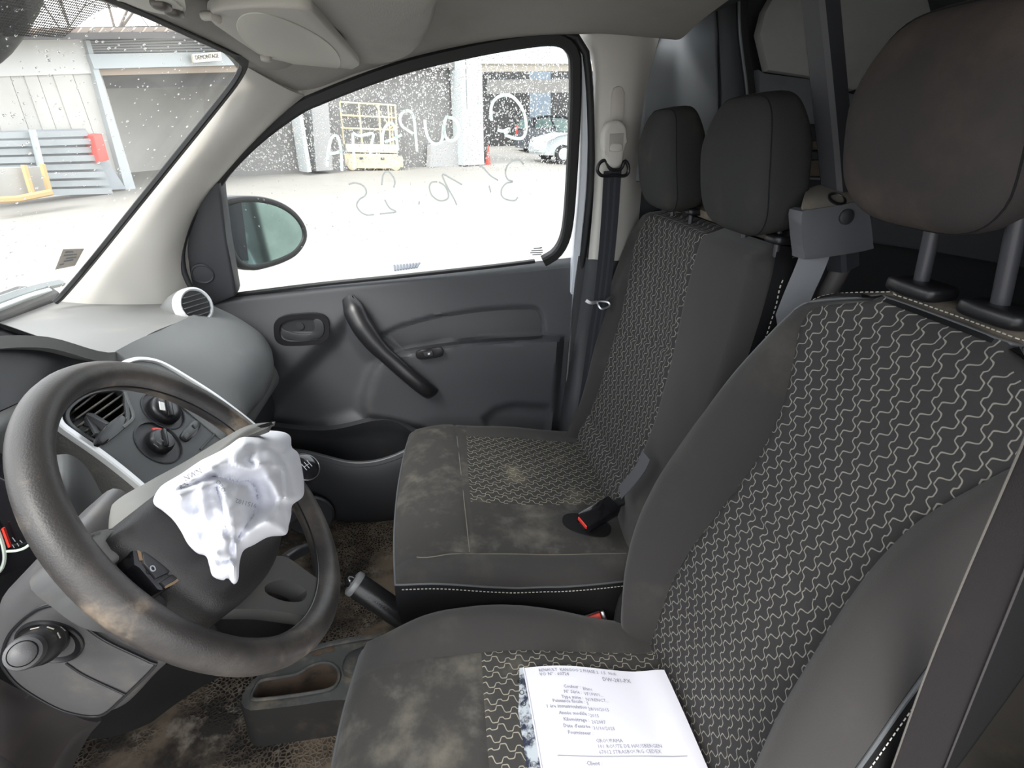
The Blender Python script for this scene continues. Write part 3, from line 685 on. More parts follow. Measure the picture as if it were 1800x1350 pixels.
# ================================================================== SEATS
class Frame:
    def __init__(s, O, tilt):
        t = math.radians(tilt); s.O = Vector(O); s.U = V(0, 1, 0); s.V = V(math.sin(t), 0, math.cos(t)); s.N = V(-math.cos(t), 0, math.sin(t))
    def at(s, u, v, w): return s.O + s.U*u + s.V*v + s.N*w
    def tr(s, px, py, w=0):
        d = ray(px, py); t = ((s.O+s.N*w-CAM).dot(s.N))/d.dot(s.N); q = CAM+d*t-s.O
        return q.dot(s.U), q.dot(s.V)
def piece(name, G, UVg, r0, r1, c0, c1, mat, parent):
    vs = []; uv = []; nc = c1-c0+1
    for i in range(r0, r1+1):
        for j in range(c0, c1+1): vs.append(G[i][j]); uv.append(UVg[i][j])
    return obj(name, vs, grid_faces(r1-r0+1, nc), mat, parent, 60, uv)
def border(G):
    nr, nc = len(G), len(G[0])
    return [G[0][j] for j in range(nc)] + [G[i][nc-1] for i in range(1, nr)] + [G[nr-1][j] for j in range(nc-2, -1, -1)] + [G[i][0] for i in range(nr-2, 0, -1)]
def skirt(name, L, dirs, mat, parent):
    """closed rim from loop L through offset rings, capped"""
    n = len(L); vs = []
    for k, fn in enumerate(dirs): vs += [fn(p) for p in L]
    f = grid_faces(len(dirs), n, wrap=True); f.append(tuple((len(dirs)-1)*n+i for i in range(n)))
    return obj(name, vs, f, mat, parent, 50)
def stitches(name, pts, mat, parent, step=.0085, r=.0011, duty=.6, off=None):
    """dashed seam thread as one strip of short rods"""
    L = 0; P = spl(pts, 200); tot = sum((b-a).length for a, b in zip(P, P[1:])); n = int(tot/step); Q = spl(pts, n*2)
    vs = []; fs = []
    for i in range(0, len(Q)-1, 2):
        a, b = Q[i], Q[i].lerp(Q[i+1], 1.15); t = (b-a).normalized(); u = t.cross(V(.3, .5, .8)).normalized(); w = t.cross(u); o_ = len(vs)
        for p in (a, b):
            for k in range(4): vs.append(p+(u*math.cos(k*1.5708)+w*math.sin(k*1.5708))*r)
        fs += [(o_+k, o_+(k+1) % 4, o_+4+(k+1) % 4, o_+4+k) for k in range(4)] + [(o_, o_+1, o_+2, o_+3), (o_+4, o_+5, o_+6, o_+7)]
    return obj(name, vs, fs, mat, parent)
def hr_seam(c, half, p, rot, warp, parent, x0=-.55):
    """dark seam line round the front face of a headrest"""
    pts = []
    for i in range(72):
        t = 2*math.pi*i/72; y, z = math.cos(t), math.sin(t); k = ((1-abs(x0)**p)/(abs(y)**p+abs(z)**p))**(1/p); q = V(x0, y*k, z*k)
        l = warp(q, V(q.x*half[0], q.y*half[1], q.z*half[2])); pts.append(rot.to_3x3() @ l + c)
    return tube('headrest_seam', pts, .0012, m_side, parent, 6, closed=True)
# ------------------------------------------------------------------ driver's backrest
drv = thing('driver_car_seat', (.25, .555, FZ), "driver's seat in black cloth with wave patterned centre and document on cushion", 'seat')
DF = Frame((.43, .555, .10), 12)
HWt = [(-.12, .225), (0, .245), (.25, .280), (.45, .268), (.60, .250), (.70, .233), (.76, .212), (.80, .178), (.83, .10)]
SBt = [(-.12, .165), (.02, .170), (.15, .184), (.37, .155), (.50, .138), (.57, .136), (.63, .146), (.70, .172), (.745, .190), (.78, .178), (.83, .09)]
WBt = [(-.12, .03), (.0, .055), (.15, .085), (.35, .100), (.50, .085), (.60, .060), (.70, .025), (.76, .005), (.83, -.02)]
NB, NCc, NR = 14, 34, 80
G = []; UVg = []
for i in range(NR):
    v = -.12 + .95*i/(NR-1)
    v = -.12 + .95*(i/(NR-1))
    hw, sb, wb = sinterp(v, HWt), sinterp(v, SBt), sinterp(v, WBt)
    sb = min(sb, hw*.985)
    us = [(-hw + (hw-sb)*k/NB) for k in range(NB)] + [(-sb+2*sb*k/NCc) for k in range(NCc)] + [(sb+(hw-sb)*k/NB) for k in range(NB+1)]
    r = []; ur = []
    for u in us:
        a = abs(u)
        if a <= sb:
            w = -.012*(1-(a/sb)**2) + .0 + .012*math.exp(-((v-.28)/.16)**2)
            w -= .004*math.exp(-((a-sb)/.006)**2)
        else:
            q = (a-sb)/max(1e-6, hw-sb)
            pr = math.sin(math.pi/2*min(1, q/.55))**.8 if q < .55 else 1-.42*((q-.55)/.45)**2
            w = wb*pr - .004*math.exp(-((a-sb)/.006)**2) + .012*math.exp(-((v-.28)/.16)**2)*(1-q)
        w -= .018*smooth(.77, .835, v)**2 + .02*smooth(.02, -.12, v)
        if a <= sb: w -= .006*math.exp(-((v-.40-.10*(u+.15))/.006)**2)
        w += .0025*noise.noise(V(u*11, v*11, 3.1))
        r.append(DF.at(u, v, w)); ur.append((v, u))
    G.append(r); UVg.append(ur)
nc = len(G[0])
piece('backrest_bolster', G, UVg, 0, NR-1, 0, NB, m_seat, drv)
piece('backrest_centre', G, UVg, 0, NR-1, NB, NB+NCc, m_pat, drv)
piece('backrest_bolster', G, UVg, 0, NR-1, NB+NCc, nc-1, m_seat, drv)
L = border(G)
cen = DF.at(0, .38, 0)
def back_off(d, s):
    def fn(p):
        q = p-DF.O; u, v, w = q.dot(DF.U), q.dot(DF.V), q.dot(DF.N)
        return DF.at(u*s, min((v-.35)*s+.35, .824), min(w, .0)*.3 - d + (max(w, 0)*.6 if d < .05 else 0))
    return fn
skirt('backrest_shell', L, [lambda p: p, back_off(.012, 1.012), back_off(.045, 1.018), back_off(.085, 1.005), back_off(.11, .97), back_off(.12, .90)], m_side, drv)
top = [p for p in G[NR-1]]
# dusty top strip with the headrest guides
kv = int((.800+.12)/.95*(NR-1))
arc_ = [G[i][0] for i in range(kv, NR)] + G[NR-1][1:-1] + [G[i][nc-1] for i in range(NR-1, kv-1, -1)]
arc_ = spl(arc_[::2], 60)
def tr_(p, d, out):
    q = p-DF.O; u, v, w = q.dot(DF.U), q.dot(DF.V), q.dot(DF.N)
    return DF.at(u*(1+out*.08), v+out*.10, -d)
rows = [[tr_(p, .040, .0) for p in arc_], [tr_(p, .050, .12) for p in arc_], [tr_(p, .072, .21) for p in arc_], [tr_(p, .100, .19) for p in arc_], [tr_(p, .124, .0) for p in arc_]]
solid_grid('backrest_top', [[cr1([r[j] for r in rows], i/11) for j in range(60)] for i in range(12)], m_back, drv, .01)
ed = [G[i][0] for i in range(8, NR-6)]
pipe_n = [G[i][0] for i in range(6, NR)] + G[NR-1] + [G[i][nc-1] for i in range(NR-1, 5, -1)]
def outw(p, k=.002):
    q = p-DF.O; return p + (DF.U*q.dot(DF.U)).normalized()*k - DF.N*.002
tube('piping', [outw(p) for p in pipe_n[::3]], .0024, m_pipe, drv, 8, n=150)
stitches('stitching', [p-DF.N*.010+(p-cen).normalized()*.007 for p in pipe_n[::4]], m_thread, drv, .0075, .0008)
# headrest on two posts
gp = []
for (a, b, y) in ((1612, 524, .629), (1750, 570, .514)):
    c = W(a, b, y=y); gp.append(c)
    blob('headrest_guide', c+V(0, 0, .014), (.028, .042, .012), m_black, drv, 4, 6)
tops = [W(1640, 372, y=.629)+V(0, 0, .03), W(1785, 345, y=.517)+V(0, 0, .03)]
for c, t in zip(gp, tops): tube('headrest_post', [c-V(0, 0, .02), c, t], .0095, m_post, drv, 14, n=8)
def hr_warp(f):
    def w(q, l):
        z = q.z; k = 1-.16*smooth(.1, 1, z)-.08*smooth(-.5, -1, z)
        return V(l.x*(1-.25*smooth(.2, 1, z)) + f*z*z, l.y*k, l.z)
    return w
blob('headrest', V(.600, .612, 1.128), (.062, .127, .122), m_hr_d, drv, 3.8, 16, Matrix.Rotation(math.radians(-12), 3, 'Y'), hr_warp(.012))
hr_seam(V(.600, .612, 1.128), (.062, .127, .122), 3.8, Matrix.Rotation(math.radians(-12), 3, 'Y'), hr_warp(.012), drv)
# ------------------------------------------------------------------ driver's cushion
def cushion(parent, X0, X1, Y0, Y1, Z, slope, h, bol, names, mats, seam, nx=70, ny=60, k=.22, bolster=None, front_drop=.05, pat=None, extra=None):
    pass
NX, NY = 80, 64
def cush_grid(fn, x0, x1, y0, y1, seams_x, seams_y, nx, ny, kc=.25, roll=.16):
    """seams: fractions kept as grid lines"""
    ax = sorted(set([round(-1+2*i/nx, 5) for i in range(nx+1)])); ay = sorted(set([round(-1+2*j/ny, 5) for j in range(ny+1)]))
    G = []
    for b in ay:
        r = []
        for a in ax:
            x, y = a*math.sqrt(1-kc*b*b/2), b*math.sqrt(1-kc*a*a/2)
            d = max(abs(a), abs(b)); dr = 0
            if d > 1-roll: dr = 1-math.sqrt(max(0, 1-((d-1+roll)/roll)**2))
            X = (x0+x1)/2+x*(x1-x0)/2; Y = (y0+y1)/2+y*(y1-y0)/2
            r.append(fn(X, Y, a, b, dr))
        G.append(r)
    return G, ax, ay
# cushion outlines come from the seat plan: x forward edge -.21, rear .50
def dc(X, Y, a, b, dr):
    z = .135 - .05*smooth(.05, .5, X)
    yy = (Y-.555)/.255
    bo = .045*smooth(.55, .82, abs(yy))*smooth(-.20, .0, X)*(1-(.95 if Y > .555 else .5)*smooth(.10, .42, X))
    z += bo - .055*dr - .02*smooth(-.05, -.22, X)
    X2 = X + .035*dr*(-1 if a < 0 else 1)*.3
    sx = smooth(.50, .70, abs(yy))
    z -= .006*math.exp(-((abs(yy)-.60)/.02)**2)*smooth(-.2, -.05, X) + .005*math.exp(-((X-(.055))/.005)**2)*(1-smooth(.55, .62, abs(yy)))
    z += .003*noise.noise(V(X*9, Y*9, 1))
    return V(X2, Y, z)
G, ax, ay = cush_grid(dc, -.215, .50, .300, .812, None, None, NX, NY)
UVg = [[(p.x, p.y) for p in r] for r in G]
jb = min(range(len(ay)), key=lambda k: abs(ay[k]+.60)); jt = min(range(len(ay)), key=lambda k: abs(ay[k]-.60)); ix = min(range(len(ax)), key=lambda k: abs(G[len(ay)//2][k].x-.055))
piece('cushion_bolster', G, UVg, 0, jb, 0, NX, m_seat, drv)
piece('cushion_bolster', G, UVg, jt, NY, 0, NX, m_seat, drv)
piece('cushion_front', G, UVg, jb, jt, 0, ix, m_seat_dirty, drv)
piece('cushion_centre', G, UVg, jb, jt, ix, NX, m_pat_d, drv)
L = border(G)
c0 = V(.14, .555, 0)
def down(dz, s):
    return lambda p: V(c0.x+(p.x-c0.x)*s, c0.y+(p.y-c0.y)*s, p.z-dz)
skirt('cushion_base', L, [lambda p: p, down(.02, 1.008), down(.06, 1.0), down(.12, .97), lambda p: V(c0.x+(p.x-c0.x)*.93, c0.y+(p.y-c0.y)*.93, -.08)], m_side, drv)
tube('cushion_piping', [p+V(0, 0, .001) for p in L[::3]], .0028, m_pipe, drv, 8, n=160, closed=True)
box('seat_frame', (.18, .555, -.17), (.50, .36, .18), m_black, drv, None, .02)
# soft side wedge between cushion and back
blob('recliner_cover', V(.47, .79, .10), (.10, .02, .12), m_side, drv, 3, 8)
# ------------------------------------------------------------------ passenger bench
ben = thing('passenger_bench', (.25, 1.24, FZ), 'two-person passenger bench in black cloth with wave patterned outer place', 'seat')
BF = Frame((.47, 1.2, .12), 10)
TH = [(-.06, .33), (.077, .36), (.307, .405), (.507, .428), (.658, .44), (.74, .42), (.785, .385), (.815, .33)]      # far edge u(v)
TP = [(-.06, .315), (.105, .316), (.27, .305), (.49, .318), (.60, .345), (.673, .372), (.74, .362), (.785, .338), (.815, .30)]
TS = [(-.06, -.095), (.155, -.095), (.331, -.105), (.508, -.075), (.672, -.03), (.76, -.016), (.815, -.014)]
TN = [(-.06, -.33), (.40, -.335), (.588, -.322), (.658, -.313), (.756, -.293), (.79, -.280), (.815, -.258)]
cF, cP, cM = 10, 34, 26; NRb = 74
G = []; UVg = []
for i in range(NRb):
    v = -.06 + .878*i/(NRb-1)
    uf, up, us_, un = sinterp(v, TH), sinterp(v, TP), sinterp(v, TS), sinterp(v, TN)
    us = [un+(us_-un)*k/cM for k in range(cM)] + [us_+(up-us_)*k/cP for k in range(cP)] + [up+(uf-up)*k/cF for k in range(cF+1)]
    r = []; ur = []
    for u in us:
        w = 0
        if u > up:
            q = (u-up)/max(1e-6, uf-up); w = .030*math.sin(math.pi*min(1, q*.8)) * smooth(.8, .5, v) - .03*smooth(.6, 1, q)
        elif u >= us_:
            q = (u-us_)/(up-us_); w = -.014*math.sin(math.pi*q)
        else:
            q = (u-un)/(us_-un); w = .010*math.sin(math.pi*q) - .035*(1-smooth(0, .14, q))**2
        w -= .006*math.exp(-((u-us_)/.006)**2) + .004*math.exp(-((u-up)/.005)**2)
        if us_ < u < up: w -= .008*math.exp(-((v-.47+.25*(u-.1))/.007)**2) + .010*math.exp(-((v-.10)/.012)**2)
        w -= .05*smooth(.775, .82, v)**2
        w += .022*math.exp(-((v-.02)/.07)**2)*(1 if u > us_ else 0)
        w += .002*noise.noise(V(u*11, v*11, 8.1))
        r.append(BF.at(u, v, w)); ur.append((v, u))
    G.append(r); UVg.append(ur)
nb = len(G[0])
piece('backrest_middle', G, UVg, 0, NRb-1, 0, cM, m_seat, ben)
piece('backrest_patterned', G, UVg, 0, NRb-1, cM, cM+cP, m_pat, ben)
piece('backrest_bolster', G, UVg, 0, NRb-1, cM+cP, nb-1, m_seat, ben)
def bback(d, s):
    def fn(p):
        q = p-BF.O; u, v, w = q.dot(BF.U), q.dot(BF.V), q.dot(BF.N)
        return BF.at((u-.05)*s+.05, (v-.35)*s+.35, w*.3-d)
    return fn
skirt('backrest_shell', border(G), [lambda p: p, bback(.012, 1.006), bback(.05, 1.01), bback(.10, 1.0), bback(.12, .97), bback(.13, .9)], m_side, ben)
patch('backrest_top', [[BF.at(u, .822+dv-(.03 if u > .3 else 0), w) for u in (-.24, -.1, .05, .2, .32)] for w, dv in ((-.045, .0), (-.065, .008), (-.10, .006), (-.125, -.02))], 16, 8, m_back, ben, .02)
edge_n = [G[i][0] for i in range(4, NRb)] + G[NRb-1] + [G[i][nb-1] for i in range(NRb-1, 4, -1)]
tube('piping', [p-BF.N*.002 for p in edge_n[::3]], .003, m_pipe, ben, 8, n=150)
ec = BF.at(.05, .4, 0)
stitches('stitching', [p-BF.N*.011+(p-ec).normalized()*.004 for p in edge_n[:NRb+cM+cP+cF:4]], m_thread, ben, .010, .0014)
# headrests
for nm, y, (sx, sy, sz), gx in (('near', 1.0, (.060, .122, .122), (1338, 415)), ('far', 1.385, (.058, .118, .122), (1213, 377))):
    blob('headrest', V(.590, y+.005, 1.060 if nm == 'near' else 1.052), (sx, sy, sz), m_hr, ben, 4.4, 16, Matrix.Rotation(math.radians(-11), 3, 'Y'), hr_warp(.008))
    hr_seam(V(.590, y+.005, 1.060 if nm == 'near' else 1.052), (sx, sy, sz), 4.4, Matrix.Rotation(math.radians(-11), 3, 'Y'), hr_warp(.008), ben)
    for dy in (-.06, .06):
        blob('headrest_guide', V(.645, y+dy, .935), (.022, .026, .010), m_black, ben, 4, 6)
        tube('headrest_post', [V(.645, y+dy, .90), V(.635, y+dy, 1.0)], .006, m_post, ben, 10, n=3)
# seams down the headrest sides
# bench cushion
def bc(X, Y, a, b, dr):
    z = .165 - .035*smooth(.0, .5, X) - .028*dr
    yy = Y
    z += .012*math.exp(-((X+.02)/.09)**2)
    seamx = .035+.05*(1.25-Y)*.6
    z -= .005*math.exp(-((X-seamx)/.005)**2)*smooth(.93, .96, Y)
    z -= .004*math.exp(-((Y-.955-.0*X)/.006)**2)
    z -= .010*math.exp(-((Y-1.12)/.02)**2)*smooth(.0, .1, X)*.3
    z += .004*noise.noise(V(X*7, Y*7, 5))
    return V(X+.02*dr*(-1 if a < 0 else 1), Y, z)
NXb, NYb = 80, 90
G, ax, ay = cush_grid(bc, -.135, .50, .872, 1.60, None, None, NXb, NYb, .26, .10)
UVg = [[(p.x, p.y) for p in r] for r in G]
near = lambda L_, v: min(range(len(L_)), key=lambda k: abs(L_[k]-v))
yv = [G[j][len(ax)//2].y for j in range(len(ay))]; xv = [G[len(ay)//2][i].x for i in range(len(ax))]
j0, j1, j2 = near(yv, .955), near(yv, 1.145), near(yv, 1.50); i1 = near(xv, .055)
piece('cushion_near_edge', G, UVg, 0, j0, 0, NXb, m_seat, ben)
piece('cushion_front', G, UVg, j0, NYb, 0, i1, m_seat_dirty, ben)
piece('cushion_middle', G, UVg, j0, j1, i1, NXb, m_seat_dirty, ben)
piece('cushion_patterned', G, UVg, j1, j2, i1, NXb, m_pat_d, ben)
piece('cushion_far_edge', G, UVg, j2, NYb, i1, NXb, m_seat, ben)
L = border(G); c1 = V(.18, 1.236, 0)
def downb(dz, s): return lambda p: V(c1.x+(p.x-c1.x)*s, c1.y+(p.y-c1.y)*s, p.z-dz)
skirt('cushion_base', L, [lambda p: p, downb(.02, 1.006), downb(.07, 1.004), downb(.14, .98), lambda p: V(c1.x+(p.x-c1.x)*.95, c1.y+(p.y-c1.y)*.95, -.10)], m_side, ben)
tube('cushion_piping', [p+V(0, 0, .001) for p in L[::3]], .0026, m_pipe, ben, 8, n=180, closed=True)
def surf(X, Y): return bc(X, Y, 0, 0, 0)+V(0, 0, .0012)
m_dust = M('dusty_seam', (.17, .155, .125), .9)
tube('cushion_seam', [surf(.035+.05*(1.25-y)*.6, y) for y in (.962, 1.0, 1.05, 1.1, 1.2, 1.3, 1.4, 1.5)], .0012, m_dust, ben, 6, n=40)
tube('cushion_seam', [surf(x, .955+.03*math.exp(-((x+.06)/.05)**2)*-1+.02*smooth(.02, -.08, x)) for x in (-.085, -.06, -.03, .0, .05, .15, .25, .35, .45)], .0012, m_dust, ben, 6, n=40)
stitches('cushion_stitching', [V(p.x, p.y-.003, p.z-.012) for p in (L[2:NXb-1:4])], m_thread, ben, .009, .0011)
box('seat_frame', (.18, 1.24, -.18), (.45, .55, .15), m_black, ben, None, .02)
# ================================================================== DASHBOARD
dash = thing('dashboard', (-.80, 1.0, .10), 'grey dashboard with silver-trimmed centre vents and round side vent', 'dashboard')
cols = (1.66, 1.45, 1.25, 1.05, .90, .75, .55, .30, .05)
T0 = [(-1.13, z) for z in (.625, .632, .64, .645, .65, .655, .66, .66, .66)]
T1 = list(zip((-.95,)*9, (.612, .632, .650, .668, .70, .72, .73, .73, .73)))
T2 = list(zip((-.80,)*9, (.598, .622, .655, .685, .745, .775, .785, .785, .785)))
T3 = list(zip((-.725, -.715, -.695, -.668, -.675, -.69, -.69, -.69, -.69), (.585, .612, .648, .678, .770, .815, .825, .825, .825)))
rows = [[V(x, y, z) for y, (x, z) in zip(cols, T)] for T in (T0, T1, T2, T3)]
patch('dash_top', rows, 50, 24, m_dash_top, dash, .02, toward=V(-.8, 1, 3))
# passenger pad
prof = {1.66: [(-.725, .585), (-.66, .545), (-.60, .49), (-.575, .43), (-.585, .385), (-.605, .37)],
        1.55: [(-.720, .600), (-.645, .560), (-.570, .490), (-.543, .430), (-.552, .375), (-.575, .355)],
        1.40: [(-.708, .622), (-.625, .580), (-.552, .510), (-.527, .440), (-.536, .385), (-.565, .370)],
        1.28: [(-.698, .640), (-.612, .592), (-.545, .520), (-.520, .455), (-.530, .405), (-.56, .395)],
        1.16: [(-.680, .664), (-.628, .618), (-.575, .550), (-.525, .480), (-.505, .440), (-.53, .425)],
        1.06: [(-.668, .678), (-.645, .645), (-.60, .58), (-.55, .51), (-.51, .455), (-.53, .44)]}
rows = [[V(prof[y][i][0], y, prof[y][i][1]) for y in (1.66, 1.55, 1.40, 1.28, 1.16, 1.06)] for i in range(6)]
patch('passenger_pad', rows, 40, 40, m_dash, dash, .015)
# glove box face under the pad, dark
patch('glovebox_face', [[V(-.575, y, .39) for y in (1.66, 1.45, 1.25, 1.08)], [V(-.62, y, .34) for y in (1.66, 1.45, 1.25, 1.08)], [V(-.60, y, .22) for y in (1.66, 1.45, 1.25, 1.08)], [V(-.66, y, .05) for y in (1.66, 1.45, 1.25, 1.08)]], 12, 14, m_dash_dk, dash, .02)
patch('knee_cover', [[V(-.57, y, .42) for y in (1.62, 1.5, 1.3, 1.1)], [V(-.555, y, .34) for y in (1.62, 1.5, 1.3, 1.1)], [V(-.60, y, .28) for y in (1.62, 1.5, 1.3, 1.1)]], 10, 8, m_dash, dash, .01)
# round side vent in its silver ring
vc = W(344, 537, y=1.53); vax = V(.86, -.46, .30); vax.normalize()
lathe('side_vent_pod', [(.030, -.12), (.046, -.07), (.053, -.03), (.050, -.01)], vc, vax, m_dash, dash, 32)
lathe('side_vent_ring', [(.050, -.040), (.0535, -.015), (.053, .002), (.047, .006), (.043, .004), (.041, -.006)], vc, vax, m_silver, dash, 40, cap=False)
lathe('side_vent_barrel', [(.042, .002), (.040, -.004), (.038, -.03)], vc, vax, m_black, dash, 32)
a_, b_, c_ = basis(vax)
for k in range(-2, 3):
    h = k*.0140; L_ = math.sqrt(max(1e-4, .040**2-h*h))
    box('vent_slat', vc+b_*h+vax*.0, (2*L_, .0030, .016), m_panel, dash, mat4(V(0, 0, 0), a_, b_, c_), .0008, 1)
# ---- centre stack
CPn = V(.80, 0, .60).normalized(); CP = (V(-.62, 0, .60), CPn)
def cp(L, off=0): return [WP(a, b, CP, off) for a, b in L]
PO = [(215, 642), (255, 636), (330, 669), (430, 738), (480, 780), (500, 850), (420, 930), (330, 930), (270, 878), (235, 848), (165, 790), (110, 750), (98, 728), (120, 692), (165, 657)]
VO = [(129, 752), (117, 731), (128, 711), (165, 690), (214, 687), (222, 715), (222, 742), (196, 768), (172, 778)]
VR = [(228, 650), (244, 639), (265, 638), (300, 651), (326, 668), (318, 678), (270, 672), (236, 662)]
K1 = (287, 722); K2 = (279, 778)
_da, _db, _dc = basis(CPn)
def dialhole(c, r):
    p = WP(c[0], c[1], CP, 0); return [p+(_da*math.cos(t)+_db*math.sin(t))*r for t in [i*math.pi/18 for i in range(36)]]
cpan = fillholes('centre_panel', spl(cp(PO), 60, True), [spl(cp(VO), 30, True), spl(cp(VR), 24, True), dialhole(K1, .046), dialhole(K2, .048)], m_panel, dash, CPn*-.012)
for nm, L in (('vent_box', VO), ('vent_box', VR)):
    lo_ = spl(cp(L, -.002), 30, True); dk = [p-CPn*.05 for p in lo_]
    obj(nm, lo_+dk, grid_faces(2, 30, wrap=True)+[tuple(range(30, 60))], m_black, dash)
m_slat = M('dusty_slat', (.085, .08, .07), .6, var=((.17, .145, .11), 30, .45, .7))
def slat(L, off=-.012, w=.011, mat=None):
    a, b = cp(L, off); t = (b-a).normalized(); s = t.cross(CPn).normalized(); c = (a+b)/2
    box('vent_slat', c, ((b-a).length, .0034, .022), mat or m_slat, dash, mat4(V(0, 0, 0), t, s, CPn), .001, 1)
for L in ([(124, 727), (172, 690)], [(128, 741), (200, 690)], [(133, 753), (217, 693)], [(146, 762), (221, 708)], [(158, 770), (222, 724)], [(170, 778), (220, 741)]): slat(L)
for L in ([(240, 640), (237, 652)], [(256, 640), (250, 658)], [(272, 643), (266, 662)], [(288, 649), (282, 668)]): slat(L, -.01)
sweep('vent_frame', cp(VO, .001), rect(.003, .0035), m_panel, dash, closed=True, n=50, ref=CPn)
sweep('vent_edge_trim', cp([(219, 690), (226, 710), (233, 727), (232, 738), (216, 752)], .002), rect(.003, .003), m_dash, dash, n=24, ref=CPn)
sweep('silver_trim', cp([(186, 655), (158, 670), (128, 694), (104, 721), (99, 733), (106, 749), (130, 767), (165, 791), (200, 817), (238, 848), (262, 870)], .004), rect(.007, .0062), m_silver, dash, n=60, ref=CPn)
sweep('silver_trim', cp([(206, 646), (224, 637), (248, 633), (282, 640), (330, 667), (380, 699), (432, 738), (462, 764)], .004), rect(.007, .0050), m_silver, dash, n=60, ref=CPn)
# grained cheek outside the left trim
patch('stack_cheek', [[WP(a, b, CP, .0) for a, b in ((190, 650), (125, 690), (96, 728), (104, 752), (164, 796), (238, 854), (285, 895))],
                      [WP(a, b, CP, -.03) for a, b in ((180, 640), (112, 678), (72, 724), (82, 770), (142, 822), (220, 880), (270, 925))],
                      [WP(a, b, CP, -.09) for a, b in ((150, 640), (90, 680), (40, 730), (45, 790), (105, 860), (185, 920), (240, 970))]], 40, 14, M('grained_plastic', (.085, .083, .078), .75, bump=(260, .9), var=((.17, .145, .105), 12, .5, .75)), dash, .01)
# heater dials
for (c, rr, nm) in ((K1, .046, 'heater_dial'), (K2, .048, 'heater_dial')):
    p = WP(c[0], c[1], CP, 0)
    d = lathe(nm, [(rr, -.002), (rr*1.02, .0015), (rr*.97, .002), (rr*.95, -.004), (rr*.86, -.014), (0.001, -.014)], p, CPn, m_dash_dk, dash, 36)
    kk = p - CPn*.006
    kr = rr*(.72 if c == K1 else .54)
    lathe('dial_knob', [(kr, -.005), (kr, .012), (kr*.93, .018), (kr*.80, .022), (kr*.5, .023), (.0005, .023)], kk, CPn, m_black, d, 28)
    a2, b2, c2 = basis(CPn)
    box('dial_grip', kk+CPn*.023, (kr*1.6, kr*.34, .010), m_black, d, mat4(V(0, 0, 0), (a2*.8+b2*.6).normalized(), CPn.cross((a2*.8+b2*.6)).normalized(), CPn), .003, 2)
    # red warm-zone arc and pale ticks
    arc = [kk+CPn*.0135+(a2*math.cos(t)+b2*math.sin(t))*kr*1.02 for t in [math.radians(15+i*6) for i in range(10)]]
    sweep('red_arc', arc, rect(.0012, .0035), m_red, d, ref=CPn)
    for t in range(0, 360, 40):
        q = kk+CPn*.0005+(a2*math.cos(math.radians(t))+b2*math.sin(math.radians(t)))*rr*.80
        box('dial_mark', q-CPn*.0075, (.005, .0012, .0012), m_ink_l, d, mat4(V(0, 0, 0), (a2*math.cos(math.radians(t))+b2*math.sin(math.radians(t))), CPn.cross(a2*math.cos(math.radians(t))+b2*math.sin(math.radians(t))), CPn))
for t in (-.35, .0, .35):
    p = WP(K2[0], K2[1], CP, .0285); box('dial_rib', p+a2*t*.03, (.0012, .010, .001), m_dash, dash, mat4(V(0, 0, 0), a2, b2, CPn))
p = WP(K1[0]-2, K1[1]-8, CP, .0245); box('dial_pointer', p, (.022, .012, .002), M('pointer_white', (.75, .75, .73), .5), dash, mat4(V(0, 0, 0), (a2*.8+b2*.6).normalized(), CPn.cross((a2*.8+b2*.6)).normalized(), CPn), .001, 1)
# twin rocker switch
swp = [(318, 768), (322, 758), (338, 741), (346, 739), (353, 744), (352, 752), (337, 770), (328, 775)]
s_ = plate('rocker_switch', spl(cp(swp, .004), 30, True), CPn*-.008, m_black, dash, .002)
for L in ([(323, 765), (329, 759), (335, 765), (329, 771)], [(339, 746), (344, 741), (350, 747), (345, 752)]): plate('rocker_key', cp(L, .007), CPn*-.004, m_panel, s_, .001)
sweep('panel_gap', cp([(352, 790), (372, 768), (388, 752)], .001), rect(.001, .002), m_black, dash, n=10, ref=CPn)
# storage lid, dark, to the left of the stack
patch('storage_lid', [PX([(-60, 556, .82), (0, 577, .86), (80, 603, .93), (150, 621, 1.0), (192, 632, 1.045)]),
                      PX([(-60, 640, .76), (0, 650, .80), (70, 652, .87), (120, 650, .95), (170, 648, 1.02)]),
                      PX([(-60, 745, .70), (0, 722, .74), (60, 694, .82), (105, 672, .91), (150, 656, 1.0)])], 26, 14, m_dash_dk, dash, .015)
sweep('lid_edge', PX([(-60, 553, .82), (0, 573, .86), (80, 600, .93), (150, 619, 1.0), (190, 630, 1.045)]), rect(.004, .004), m_black, dash, n=24, ref=V(0, 0, 1))
sweep('lid_joint', PX([(80, 606, .927), (40, 625, .88), (-10, 645, .81)]), rect(.0012, .0012), m_black, dash, n=14, ref=V(0, 0, 1))
# lighter rim below the lid and the face behind the steering wheel
patch('dash_rim', [PX([(-60, 748, .70), (0, 724, .74), (60, 696, .82), (105, 675, .91), (150, 658, 1.0)]),
                   PX([(-60, 800, .67), (0, 768, .71), (55, 725, .80), (95, 700, .89), (140, 675, 1.0)]),
                   PX([(-60, 870, .66), (0, 850, .70), (30, 780, .79), (80, 730, .90), (130, 700, .98)])], 24, 12, m_dash, dash, .01)
patch('driver_face', [PX([(-60, 840, .70), (20, 800, .76), (90, 770, .86), (160, 800, .90), (240, 850, .90)]),
                      PX([(-60, 930, .66), (20, 900, .72), (90, 880, .80), (170, 900, .84), (260, 930, .88)]),
                      PX([(-60, 1100, .62), (20, 1080, .68), (100, 1060, .76), (200, 1050, .82), (300, 1050, .88)]),
                      PX([(-60, 1250, .60), (60, 1250, .66), (160, 1240, .74), (260, 1200, .82), (380, 1150, .90)])], 24, 24, m_dash_dk, dash, .012)
